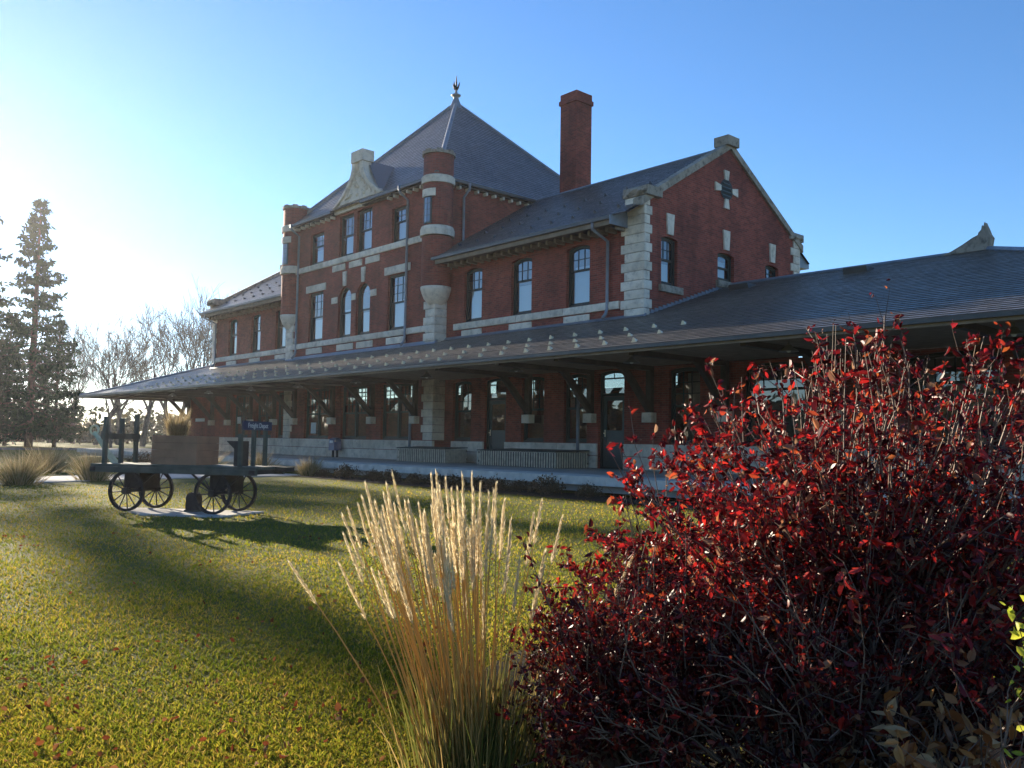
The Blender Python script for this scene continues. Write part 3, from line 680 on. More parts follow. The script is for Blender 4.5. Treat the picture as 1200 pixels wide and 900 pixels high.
for xa, xb in ((XG, None),):
    A_ = [(xa if xa else q[3][0], q[3][1], q[3][2]) if k_ else (xb if xb else q[2][0], q[2][1], q[2][2]) for k_ in (0, 1) for q in (r0, r1)]
    m.quad(dn(A_[0]), dn(A_[2]), dn(A_[3]), dn(A_[1]))
m.quad(dn(r1[2]), dn((XG, r1[2][1], r1[2][2])), dn((XG, 27.6, RZ)), dn(re1)); 
canopy = m.build('canopy_roof', 'under', depot)
s = MB(); slates(s, r0[0], r0[1], r1[1], r1[0], .26, .36, seed=21); slates(s, r1[0], r1[1], (re1[0], 27.6, RZ), (re0[0], 27.6, RZ), .26, .36, seed=22)
slates(s, r0[1], r0[2], r1[2], r1[1], .26, .36, seed=23); slates(s, r1[1], r1[2], re1, re1, .26, .36, seed=24)
slates(s, L0_, r0[0], r1[0], L1_, .26, .36, seed=25); slates(s, L1_, r1[0], re0, (re0[0], YB, re0[2]), .26, .36, seed=26)
s.build('slates', 'slate_wing', canopy, kind='stuff')
MB().tube([(XG, 27.6, RZ+.03), re1], .08, 8).build('ridge_cap', 'lead', canopy)
for a, b, c in ((r0[1], r1[1], re1), (r0[0], r1[0], re0)): MB().tube([Vector(q)+Vector((0, 0, .03)) for q in (a, b, c)], .09, 8).build('hip_roll', 'lead', canopy)
# scrolled ridge ornament
cr = MB(); ofr = Fr((re1[0], 27.6, RZ), (1, 0, 0), (0, -1, 0))
opoly = [(-1.35, -.05), (.14, -.05), (.17, .18), (.2, .34), (.13, .46), (.1, .56), (.07, .64), (.0, .82), (-.03, .66), (-.12, .58), (-.14, .48), (-.34, .40), (-.62, .24), (-.95, .08)]
cr.prism(opoly, ofr, -.12, .12); cr.prism([(-.35+(u+.35)*.86, .02+z*.86) for u, z in opoly], ofr, -.17, .17)
cr.build('ridge_ornament', 'stone_old', canopy)
for (vx, vy) in ((-13.2, 26.3), (-17.4, 26.2)): MB().hexa([(vx-.4, vy, wz(vy)), (vx+.4, vy, wz(vy)), (vx+.4, vy+.5, wz(vy+.5)), (vx-.4, vy+.5, wz(vy+.5)), (vx-.38, vy-.06, wz(vy)+.2), (vx+.38, vy-.06, wz(vy)+.2), (vx+.38, vy+.5, wz(vy+.5)+.03), (vx-.38, vy+.5, wz(vy+.5)+.03)]).build('roof_vent', 'gutter', canopy)
# eave trim and soffit
MB().box(WX0, WX1, WE-.08, WE+.02, ZC-.10, ZC-.012).build('gutter', 'gutter', canopy)
MB().box(WX0, WX1, WE+.02, WE+.07, ZC-.17, ZC-.04).build('fascia', 'soffit', canopy)
MB().box(WX0-.10, WX0+.02, WE-.10, YB, ZC-.14, ZC-.012).build('gutter', 'gutter', canopy)
x = WX0+.1; so = MB()
yb = WE+.08
while yb < YR-.03: so.box(WX0+.1, WX1-.1, yb, min(yb+.245, YR), ZC+.0, ZC+.03); yb += .25
so.box(WX0+.1, -57, YR, YB, ZC+.0, ZC+.03); so.build('soffit', 'soffit', canopy)
# lead flashing where the canopy meets the walls
def flash(fr, u0, u1, y, h=.26): z = wz(y); MB().hexa([fr.p(u0, z-.02, .16), fr.p(u1, z-.02, .16), fr.p(u1, z-.02, -.02), fr.p(u0, z-.02, -.02), fr.p(u0, z+h, .03), fr.p(u1, z+h, .03), fr.p(u1, z+h, -.02), fr.p(u0, z+h, -.02)]).build('flashing', 'lead', canopy)
flash(F_R, TX1+.1, XG+.1, YR, .10); flash(F_T, TX0, TX1+.2, YT, .16); flash(F_R, XL-.1, TX0-.1, YR, .10)
for k in range(22):
    y0_ = YR+.1+k*.22; z = wz(y0_); MB().fbox(F_G, y0_, y0_+.2, z-.1, z+.16, -.01, .03+.004*(k % 2)).build('step_flashing', 'lead', canopy)
# snow guards
gm = MB(); gm.quad((-.09, 0, 0), (.09, 0, 0), (.02, .01, .12), (-.02, .01, .12)); gm.quad((-.09, 0, 0), (-.02, .01, .12), (-.01, .16, .02)); gm.quad((.09, 0, 0), (.01, .16, .02), (.02, .01, .12)); gm.quad((-.02, .01, .12), (.02, .01, .12), (.01, .16, .02), (-.01, .16, .02))
gme = gm.mesh('snow_guard', M['guard']); gme2 = gm.mesh('snow_guard', M['slate'])
k = 0; x = -52.6
while x < -14.3:
    for yy in (17.95, 19.0, 20.1):
        link('snow_guard', gme, canopy, Matrix.Translation((x+random.uniform(-.03, .03), yy, wz(yy)+.012)) @ Matrix.Rotation(.3, 4, 'X'))
    x += 1.07
for row, (yy, nn_) in enumerate(((22.6, 9), (23.7, 9), (24.8, 8))):
    for k in range(nn_):
        xx = -28.6+row*.35+k*1.1
        o = link('snow_guard', gme2, main_roof, Matrix.Translation((xx, yy, roofz(yy)+.012)) @ Matrix.Rotation(.55, 4, 'X'))
for row in range(3):
    for k in range(8): yy = 22.6+row*1.0; link('snow_guard', gme2, main_roof, Matrix.Translation((-52.6+k*1.2, yy, roofz(yy)+.012)) @ Matrix.Rotation(.55, 4, 'X'))

# downspouts
def spout(fr, u, ztop, zbot, ye):
    MB().tube([fr.p(u, ztop, ye), fr.p(u, ztop-.25, ye), fr.p(u, ztop-.55, .11), fr.p(u, zbot+.35, .11), fr.p(u-.02, zbot+.16, .16), fr.p(u-.03, zbot, .3)], .058, 10).build('downspout', 'spout', depot, True)
spout(F_R, -20.3, EAV_Z-.1, wz(YR)+.05, YR-EAV_Y+.05); spout(F_T, -31.62, ZE-.1, wz(YT)+.05, .6); spout(F_T, -41.45, ZE-.1, wz(YT)+.05, .6); spout(F_TS, 23.5, ZE-.1, 9.6, .5)
spout(F_R, XL+.55, EAV_Z-.1, wz(YR)+.05, .85)
for fr, u in ((F_R, -21.62), (F_T, -31.05), (F_R, -43.1)): MB().tube([fr.p(u, 3.0, .12), fr.p(u, PZ, .12)], .06, 10).build('downspout', 'spout', depot, True)
# round louvred vent in the gable
v = MB(); vf = Fr((XG, vent_c[0], vent_c[1]), (0, 1, 0), (1, 0, 0))
for k in range(20):
    a, b = 2*math.pi*k/20, 2*math.pi*(k+1)/20
    v.quad(*[vf.p(r_*math.cos(t), r_*math.sin(t), .035) for r_, t in ((.40, a), (.40, b), (.33, b), (.33, a))])
v.quad(*[vf.p(.35*math.cos(2*math.pi*k/20), .35*math.sin(2*math.pi*k/20), .012) for k in range(20)])
v = v.build('round_vent', 'frame', depot)
for k in range(4):
    z = -.24+k*.15; h = math.sqrt(max(.01, .33**2-(z+.04)**2)); MB().hexa([vf.p(-h, z, .02), vf.p(h, z, .02), vf.p(h, z+.05, .02), vf.p(-h, z+.05, .02), vf.p(-h, z-.03, .06), vf.p(h, z-.03, .06), vf.p(h, z+.0, .06), vf.p(-h, z+.0, .06)]).build('louvre', 'door', v)
for a in range(4):
    c, s_ = math.cos(a*math.pi/2), math.sin(a*math.pi/2)
    MB().prism([(c*r_-s_*t, s_*r_+c*t) for r_, t in ((.36, -.1), (.72, -.16), (.72, .16), (.36, .1))], vf, -.02, .06).build('keystone', 'stone', depot)
# canopy brackets on stone corbels
def bracket(fr, u):
    m = MB(); m.fbox(fr, u-.1, u+.1, 2.42, 3.98, .01, .19); path = [(.12, 2.5), (.95, 3.36), (1.45, 3.82), (1.9, 4.0)]
    for (a, b) in zip(path, path[1:]): m.bar(fr.p(u, a[1], a[0]), fr.p(u, b[1], b[0]), .17, .2)
    m.fbox(fr, u-.085, u+.085, 3.8, 3.985, .19, 4.45)
    b = m.build('bracket', 'timber', depot); stone(b, fr, u-.2, u+.2, 2.1, 2.42, -.03, .3, 'stone', 'corbel_stone', 0)
for u in (-24.42+.2, -21.05, -18.4, -15.5, -12.0, -7.0): bracket(F_R, u)
for u in (-41.4, -37.6, -34.1, -30.75): bracket(F_T, u)
for u in (-45.0+.25, -47.6, -50.6, -52.9, -56.6): bracket(F_R, u)
F_E = Fr((-57, 0, 0), (0, -1, 0), (-1, 0, 0))
for u in (-23.1, -27.5, -32): bracket(F_E, u)
# notices and signs on the wall under the canopy
MB().fbox(F_R, -55.6, -54.2, 2.35, 2.55, .0, .03).build('notice', 'white', depot); MB().fbox(F_T, -40.1, -39.6, 1.65, 2.2, -.18, -.17).build('poster', 'white', depot)
MB().fbox(F_R, -43.9, -43.5, 1.6, 2.3, -.18, -.17).build('poster', 'white', depot); MB().fbox(F_R, -49.9, -49.4, 2.2, 2.6, -.18, -.17).build('poster', 'white', depot)

# ------------------------------------------------------------------ things on and round the platform
def px_label(i, names): return names[i]
lamp_at = [(-50.55, 'far left, beyond the wagon planter'), (-45.5, 'second from the far left end'), (-40.49, 'by the left tower pier'), (-35.79, 'at the middle of the tower'), (-30.93, 'by the right tower pier'),
           (-26.08, 'above the gap between the two slatted boxes'), (-21.19, 'between the two green doors'), (-16.3, 'right of the right-hand green door'), (-11.34, 'just behind the tips of the red shrub'), (-6.33, 'at the far right end')]
lamp0 = None
for i, (lx, where) in enumerate(lamp_at):
    if lamp0 is None:
        lamp0 = thing('hanging_lamp', '', 'lamp', (0, 0, 0), 0, 'enamel lamps under the canopy'); LOCAL.add(lamp0.name)
        MB().tube([(0, 0, .20), (0, 0, .02)], .022, 8).build('stem', 'metal', lamp0)
        MB().lathe((0, 0, 0), [(.03, .08), (.09, .06), (.11, 0), (.2, -.05), (.24, -.09), (.235, -.095), (.1, -.02), (0, -.01)], 18).build('shade', 'metal', lamp0, True)
        MB().lathe((0, 0, 0), [(0, -.12), (.04, -.11), (.055, -.07), (.03, -.02)], 10).build('bulb', 'white', lamp0, True)
        o = lamp0
    else: o = copy_tree(lamp0)
    o.location = (lx, 19.2, 3.785); o['label'] = 'small enamel lamp hanging under the canopy, ' + where

def slat_box(x0, x1, y0, y1, label):
    t = thing('slatted_box', label, 'slatted box', ((x0+x1)/2, y0, PZ), 0, 'low slatted wooden boxes on the platform')
    z0, z1 = PZ+.004, 1.10
    nb = 5
    for k in range(nb):
        a, b = y0-.03+(y1-y0+.03)*k/nb, y0-.03+(y1-y0+.03)*(k+1)/nb-.008; za, zb = 1.06+.05*k/nb, 1.06+.05*(k+1)/nb
        MB().hexa([(x0-.04, a, za), (x1+.04, a, za), (x1+.04, b, zb), (x0-.04, b, zb), (x0-.04, a, za+.035), (x1+.04, a, za+.035), (x1+.04, b, zb+.035), (x0-.04, b, zb+.035)]).build('top_board', 'slattop', t)
    MB().box(x0+.03, x1-.07, y0+.12, y0+.15, z0, 1.04).build('gap_shade_panel', 'iron', t); MB().box(x1-.16, x1-.13, y0+.16, y1, z0, 1.04).build('gap_shade_panel', 'iron', t)  # dark sheets added behind the slats in place of shade in the gaps
    n_ = int((x1-x0)/.125); sm = None
    for k in range(n_+1):
        x = x0+(x1-x0)*k/n_
        if sm is None: sm = MB().box(-.028, .028, -.012, .012, 0, .53).mesh('slat', M['slat'])
        link('slat', sm, t, Matrix.Translation((x+random.uniform(-.008, .008), y0, z0+.01)) @ Matrix.Rotation(random.uniform(-.012, .012), 4, 'Y'))
    for k in range(1, 14):
        y = y0+(y1-y0)*k/14; link('slat', sm, t, Matrix.Translation((x1, y, z0+.01)) @ Matrix.Rotation(math.pi/2, 4, 'Z'))
    for z in (.64, .96): MB().box(x0, x1, y0+.014, y0+.05, z, z+.07).build('rail', 'slattop', t); MB().box(x1-.05, x1-.014, y0+.05, y1, z, z+.07).build('rail', 'slattop', t)
    for x in (x0+.05, x1-.1): MB().box(x, x+.06, y0+.055, y0+.11, z0, 1.05).build('post', 'slattop', t)
slat_box(-30.3, -27.1, 20.9, 22.02, 'shorter slatted wooden box with dark sloping top beside the tower stone pier')
slat_box(-25.1, -21.05, 20.9, 22.55, 'longer slatted wooden box with dark top in front of the left green door')

t = thing('mailbox', 'small blue mailbox on two legs against the stone base under the tower', 'mailbox', (-36.75, 21.8, PZ))
b = MB().box(-37.05, -36.55, 21.6, 22.0, .85, 1.25); b.lathe((0, 0, 0), [(.2, -.25), (.2, .25)], 10, 0, math.pi)
for q in range(22): X, Y, Z = b.v[-22+q]; b.v[-22+q] = (-36.8+Z, 21.8+X, 1.25+Y)
b.build('box', 'blue', t); MB().box(-36.95, -36.65, 21.58, 21.6, 1.2, 1.32).build('flap', 'white', t)
for x in (-37.0, -36.62): MB().box(x, x+.05, 21.75, 21.85, PZ, .85).build('leg', 'iron', t)

# ------------------------------------------------------------------ baggage wagon
wg = thing('baggage_wagon', 'old faded green baggage wagon with four spoked iron wheels on the lawn', 'wagon', (-16.1, 6.42, .03), R(34.8)); LOCAL.add(wg.name)
nb = 7
for k in range(nb):
    y0 = -.52+1.04*k/nb; MB().box(-1.62, 1.72, y0+.004, y0+1.04/nb-.004, .80, .85).build('deck_board', 'teal', wg)
for y in (-.53, .47): MB().box(-1.62, 1.72, y, y+.06, .70, .797).build('side_rail', 'teal', wg)
for x in (-1.6, 1.6): MB().box(x, x+.1, -.56, .56, .72, .796).build('end_beam', 'iron', wg)
MB().box(1.72, 1.95, .15, .45, .76, .84).build('bumper', 'iron', wg)
def wheel(x, y, rr):
    m = MB(); n = 36; ro, ri, h = rr, rr-.045, .03
    pr = [(ri, -h), (ro, -h), (ro, h), (ri, h), (ri, -h)]; b0 = len(m.v)
    for k in range(n):
        a = 2*math.pi*k/n
        for r_, w_ in pr[:4]: m.v.append((x+r_*math.cos(a), y+w_, rr+r_*math.sin(a)))
    for k in range(n):
        for q in range(4): a, b = b0+k*4+q, b0+k*4+(q+1) % 4; c, d = b0+((k+1) % n)*4+(q+1) % 4, b0+((k+1) % n)*4+q; m.f.append((a, b, c, d))
    wo = m.build('wheel', 'iron', wg)
    for k in range(12):
        a = 2*math.pi*k/12+.1; MB().tube([(x+.05*math.cos(a), y, rr+.05*math.sin(a)), (x+(ri+.01)*math.cos(a), y, rr+(ri+.01)*math.sin(a))], .011, 5).build('spoke', 'iron', wo)
    MB().tube([(x, y-.07, rr), (x, y+.07, rr)], .06, 10).build('hub', 'iron', wo)
for x in (-.9, .85):
    for y in (-.44, .42): wheel(x, y, .365)
    MB().tube([(x, -.44, .365), (x, .42, .365)], .03, 8).build('axle', 'iron', wg)
    MB().box(x-.16, x+.16, -.3, .3, .40, .70).build('bolster', 'iron', wg)
for a, b in (((.3, -.3, .72), (.75, -.3, .38)), ((1.35, -.3, .72), (.95, -.3, .4)), ((-.4, -.3, .72), (-.8, -.3, .4))): MB().bar(a, b, .03, .03).build('brace', 'iron', wg)
for x, hs in ((-1.38, (1.71, 1.69, 1.78)), (1.36, (1.43, 1.55, 1.6))):
    for y, h in zip((-.45, 0, .42), hs): MB().box(x-.03, x+.03, y-.036, y+.036, .85, h).build('stake', 'teal', wg)
MB().box(-1.43, -1.35, -.5, .5, 1.3, 1.4).build('stake_rail', 'teal', wg)
sg = MB().box(1.41, 1.44, -.52, .5, 1.50, 1.66).build('sign', 'signblue', wg)
cu = bpy.data.curves.new('lettering', 'FONT'); cu.body = 'Freight Depot'; cu.size = .125; cu.extrude = .001; cu.align_x = 'CENTER'; cu.align_y = 'CENTER'; cu.materials.append(M['white'])
lo_ = bpy.data.objects.new('lettering_curve', cu); lm_ = bpy.data.meshes.new_from_object(lo_); bpy.data.objects.remove(lo_); lt = bpy.data.objects.new('lettering', lm_); COL.objects.link(lt); lt.parent = sg; lt.rotation_euler = (math.pi/2, 0, math.pi/2); lt.location = (1.443, 0, 1.58)
tg = MB(); tg.tube([(-1.45, 0, .8), (-1.65, 0, 1.02), (-1.85, 0, 1.26), (-1.98, 0, 1.42)], [.07, .055, .045, .035], 8)
tg.tube([(-1.98+.09*math.cos(a)-.0, 0, 1.46+.09*math.sin(a)) for a in [k*2*math.pi/12 for k in range(13)]], .018, 6); tg.build('tongue', 'tongue', wg)
MB().prism([(.9, 1.3), (1.18, 1.3), (1.18, .85), (1.06, .85), (1.06, 1.16)], Fr((0, -.15, 0), (1, 0, 0), (0, -1, 0)), -.3, 0).build('hand_brake', 'iron', wg)
# planter on the deck
wm = Matrix.Translation((-16.1, 6.42, .03)) @ Matrix.Rotation(R(34.8), 4, 'Z')
pt = thing('planter_box', 'brown cedar board planter box standing on the wagon deck', 'planter', wm @ Vector((-.02, -.0, .85)), R(34.8)); LOCAL.add(pt.name)
for k in range(4):
    z0, z1 = .005+.132*k, .005+.132*k+.128
    MB().box(-.43, .43, -.36, -.33, z0, z1).build('board', 'cedar', pt); MB().box(-.43, .43, .33, .36, z0, z1).build('board', 'cedar', pt)
    MB().box(-.46, -.431, -.36, .36, z0, z1).build('board', 'cedar', pt); MB().box(.431, .46, -.36, .36, z0, z1).build('board', 'cedar', pt)
MB().box(-.43, .43, -.33, .33, .3, .42).build('soil', 'mulch', pt)
# small box on the slab
sb = thing('lantern_box', 'small dark box with rounded top on the slab under the wagon', 'box', wm @ Vector((.26, -.1, .01)), R(34.8)); LOCAL.add(sb.name)
m = MB().box(-.11, .11, -.09, .09, .03, .24); m.build('body', 'iron', sb); m = MB(); m.lathe((0, 0, 0), [(.11, -.09), (.11, .09)], 10, 0, math.pi)
m.v = [(x, z, .24+y) for x, y, z in m.v]; m.f += [tuple(range(11)), tuple(range(11, 22))]; m.build('lid', 'iron', sb); MB().box(-.13, .13, -.11, .11, 0, .03).build('base', 'teal', sb)

# ------------------------------------------------------------------ vegetation
def blades(C, Dv, Ln, Wd, bend, seed=0, seg=3):
    """curved tapering blades: C roots, Dv unit directions, Ln lengths, Wd widths, bend sideways droop vectors"""
    n = len(C); r = np.random.default_rng(seed); a = r.random(n)*2*np.pi
    sd = np.stack([np.cos(a), np.sin(a), np.zeros(n)], 1); V = np.zeros((n, 2*seg+1, 3)); 
    for k in range(seg+1):
        t = k/seg; P = C+Dv*(Ln*t)[:, None]+bend*(t*t)[..., None] if np.ndim(t) else C+Dv*(Ln*t)[:, None]+bend*(t*t)
        w_ = (Wd*(1-t**1.5)*.5)[:, None]
        if k < seg: V[:, 2*k] = P-sd*w_; V[:, 2*k+1] = P+sd*w_
        else: V[:, 2*k] = P
    base = (np.arange(n)*(2*seg+1))[:, None]; F = []
    for k in range(seg-1): F += [base+np.array([[2*k, 2*k+1, 2*k+3]]), base+np.array([[2*k, 2*k+3, 2*k+2]])]
    k = seg-1; F.append(base+np.array([[2*k, 2*k+1, 2*k+2]]))
    return V.reshape(-1, 3), np.concatenate(F)

def leaves(P, size, seed=0, droop=.35, aspect=.5, nrm=None):
    """folded four-triangle leaves at P"""
    n = len(P); r = np.random.default_rng(seed)
    d = r.normal(size=(n, 3)); d[:, 2] -= droop; d /= np.linalg.norm(d, axis=1, keepdims=True)
    s = np.cross(d, r.normal(size=(n, 3))); s /= np.linalg.norm(s, axis=1, keepdims=True); u = np.cross(s, d)
    L = np.asarray(size)[:, None]; W = L*aspect*(.8+.4*r.random((n, 1))); f = L*r.uniform(.05, .28, (n, 1))
    curl = L*r.uniform(-.35, .45, (n, 1))
    sm = lambda t, k_, w_: P+d*L*t+s*W*w_+u*(curl*t*t*k_+(f if w_ else 0))
    V = np.stack([P, sm(.28, 1, .42), sm(.64, 1, .40), sm(1, 1, 0), sm(.64, 1, -.40), sm(.28, 1, -.42), sm(.3, 1, 0), sm(.66, 1, 0)], 1).reshape(-1, 3); o = (np.arange(n)*8)[:, None]
    F = np.concatenate([o+np.array([q]) for q in LEAF_F])
    return V, F
LEAF_F = [(0, 6, 1), (1, 6, 7), (1, 7, 2), (2, 7, 3), (0, 5, 6), (5, 7, 6), (5, 4, 7), (4, 3, 7)]

M['grass'] = leaf_mat('grass_blades', [(0, (.11, .16, .014)), (.45, (.23, .245, .022)), (.8, (.40, .31, .04)), (1, (.36, .26, .08))], .62, .9, .06, (.45, (.52, .66, .6), (1.3, 1.12, 1)))
M['fallen'] = leaf_mat('fallen_leaf', [(0, (.12, .03, .012)), (.5, (.20, .055, .02)), (1, (.26, .13, .05))], .35, .85, .08)
M['reed_leaf'] = leaf_mat('reed_leaves', [(0, (.07, .09, .02)), (.45, (.13, .14, .03)), (.8, (.32, .24, .07)), (1, (.45, .30, .12))], .5)
M['reed_stalk'] = leaf_mat('reed_stalk', [(0, (.46, .27, .08)), (1, (.60, .40, .14))], .3)
M['plume'] = leaf_mat('reed_plume', [(0, (.72, .60, .36)), (1, (.88, .78, .56))], .5, .7, .2)
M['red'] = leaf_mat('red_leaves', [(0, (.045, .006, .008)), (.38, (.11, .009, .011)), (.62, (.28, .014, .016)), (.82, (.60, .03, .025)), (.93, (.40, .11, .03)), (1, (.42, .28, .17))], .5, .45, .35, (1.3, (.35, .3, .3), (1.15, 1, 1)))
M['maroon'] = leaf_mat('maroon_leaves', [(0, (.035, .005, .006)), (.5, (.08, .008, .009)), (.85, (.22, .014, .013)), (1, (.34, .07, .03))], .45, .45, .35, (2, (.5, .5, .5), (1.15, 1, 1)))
M['tan'] = leaf_mat('withered_leaves', [(0, (.28, .09, .025)), (.5, (.48, .20, .06)), (1, (.66, .42, .20))], .4, .5, .4)
M['lime'] = leaf_mat('yellow_green_leaves', [(0, (.30, .36, .03)), (1, (.52, .52, .06))], .5)
M['needle'] = leaf_mat('conifer_needles', [(0, (.012, .028, .014)), (.6, (.024, .05, .022)), (1, (.045, .075, .028))], .08, .8, .1)
M['straw'] = leaf_mat('dry_straw', [(0, (.20, .15, .07)), (.6, (.38, .29, .15)), (1, (.52, .42, .25))], .45)
M['brownshrub'] = leaf_mat('brown_shrub_leaves', [(0, (.06, .045, .018)), (.6, (.13, .075, .03)), (1, (.20, .11, .05))], .3)
M['olive'] = leaf_mat('distant_foliage', [(0, (.03, .035, .014)), (.6, (.06, .06, .022)), (1, (.12, .085, .03))], .3)

F2 = np.array([fw.x, fw.y])/math.hypot(fw.x, fw.y); R2 = np.array([F2[1], -F2[0]])
def gp(px, d): q = F2*d + R2*(px-600)/FOCAL*d; return q      # a spot on the ground d metres out

# lawn grass: blades thick near the camera, thinner far away
n = 300000
d = 1/(rng.random(n)*(1/3.1-1/48)+1/48); ang = rng.uniform(-700, 560, n); P2 = F2[None]*d[:, None]+R2[None]*(ang/FOCAL*d)[:, None]
P2 += rng.normal(size=(n, 2))*.03
keep = (P2[:, 1] < 15.7) & ~((P2[:, 0] < -26.4) & (P2[:, 0] > -33)) & ~(((P2[:, 0]+16.1)*.82+(P2[:, 1]-6.45)*.57 < 1.1) & ((P2[:, 0]+16.1)*.82+(P2[:, 1]-6.45)*.57 > -1.0) & (abs(-(P2[:, 0]+16.1)*.57+(P2[:, 1]-6.45)*.82) < .5))
P2, d = P2[keep], d[keep]; n = len(P2)
C = np.concatenate([P2, np.zeros((n, 1))], 1); Dv = rng.normal(size=(n, 3))*.42; Dv[:, 2] = 1; Dv /= np.linalg.norm(Dv, axis=1, keepdims=True)
patch = .6+.5*np.sin(P2[:, 0]*2.1+np.sin(P2[:, 1]*1.7)*1.5)*np.sin(P2[:, 1]*2.4+1)
Ln = rng.uniform(.018, .045, n)*(.8+.35*patch)*np.clip(.85+d/26, .8, 1.5); Wd = .0035+.0009*d
bend = rng.normal(size=(n, 3))*.018; bend[:, 2] = -.012
V, F = blades(C, Dv, Ln, Wd, bend, 3, 2)
np_mesh('grass', V, F, 'grass', kind='stuff', label='short yellow green grass of the lawn, mown', category='grass')
n = 650; d = 1/(rng.random(n)*(1/3.2-1/16)+1/16); ang = rng.uniform(-700, 200, n); P2 = F2[None]*d[:, None]+R2[None]*(ang/FOCAL*d)[:, None]
cen = P2[rng.integers(0, n, 60)]; pick = rng.random(n) < .65; P2[pick] = cen[rng.integers(0, 60, pick.sum())]+rng.normal(size=(pick.sum(), 2))*.16
P = np.concatenate([P2, rng.uniform(.02, .05, (n, 1))], 1); V, F = leaves(P, rng.uniform(.02, .05, n), 5, .1, .7)
np_mesh('fallen_leaves', V, F, 'fallen', kind='stuff', label='small brown and red fallen leaves scattered over the lawn', category='leaves')

# feather reed grass in the foreground
rg_c = gp(562, 3.75); reed = thing('feather_reed_grass', 'tall clump of sunlit golden feather reed grass in the foreground beside the red shrub', 'ornamental grass', (rg_c[0], rg_c[1], 0)); LOCAL.add(reed.name)
def inplane(a, b): v_ = R2*a+F2*b; return Vector((v_[0], v_[1], 0))
rr_ = random.Random(11)
plume_me = []
for kk in range(4):
    pm = MB(); q = random.Random(kk); n_ = 120
    pts = [(0, 0, 0), (0, 0, .1), (.004, 0, .2)]
    pm.tube([(0, 0, 0), (0, 0, .05), (.002, 0, .12), (.004, .002, .2)], [.002, .004, .003, .0008], 5)
    for j in range(n_):
        z = q.uniform(.0, .19); a = q.uniform(0, 6.28); rad = .009*(1-(z/.2)**2)*q.uniform(.5, 1.4)+.002; dx, dy = math.cos(a), math.sin(a); l = q.uniform(.014, .04)
        b = (dx*rad*.3, dy*rad*.3, z); tp = (dx*rad*1.3, dy*rad*1.3, z+l); s_ = (-dy*.0022, dx*.0022, 0)
        pm.quad((b[0]-s_[0], b[1]-s_[1], b[2]+.004), (b[0]+s_[0], b[1]+s_[1], b[2]+.004), tp)
    plume_me.append(pm.mesh('plume', M['plume']))
def stalk(base, tip, lean, hl=1.0):
    b, t_ = Vector(base), Vector(tip); mid = b.lerp(t_, .5)+Vector((0, 0, .05)); dirn = (t_-mid).normalized()
    st = MB().tube([b, b.lerp(mid, .6)+Vector((0, 0, .02)), mid, mid.lerp(t_, .6)+Vector((0, 0, .008)), t_], [.004, .0035, .003, .0026, .0022], 4).build('stalk', 'reed_stalk', reed)
    q = dirn.to_track_quat('Z', 'X'); sc = hl*rr_.uniform(.9, 1.35)
    link('plume', rr_.choice(plume_me), st, Matrix.Translation(t_-dirn*.01) @ q.to_matrix().to_4x4() @ Matrix.Diagonal((1, 1, sc, 1)))
for k in range(112):
    a = rr_.gauss(-.03, .135); dd = rr_.gauss(0, .11); base = inplane(a*.6, dd*.6)
    h = min(1.06, max(.58, rr_.gauss(.90, .12)))-abs(a)*.3; tip = inplane(a*1.4-.07+rr_.gauss(-.01, .05), dd*1.5+rr_.gauss(0, .05))+Vector((0, 0, h))
    stalk(base, tip, 0)
for (a, h) in ((-.66, .72), (.24, .98), (-.48, .95)): stalk(inplane(a*.35, -.02), inplane(a, -.05)+Vector((0, 0, h)), 0, .8)
n = 1100; a = rng.normal(size=n)*.13+.05; b = rng.normal(size=n)*.12; base = np.stack([R2[0]*a+F2[0]*b, R2[1]*a+F2[1]*b, np.zeros(n)], 1)
Dv = base*.8+rng.normal(size=(n, 3))*.10; Dv[:, 2] = 1; Dv /= np.linalg.norm(Dv, axis=1, keepdims=True); Ln = rng.uniform(.2, .66, n)
bend = Dv*.8*rng.uniform(.0, .3, (n, 1)); bend[:, 2] = -rng.uniform(.0, .12, n)
V, F = blades(base, Dv, Ln, np.full(n, .006), bend, 9, 4); np_mesh('leaf_blades', V, F, 'reed_leaf', reed, kind='stuff')

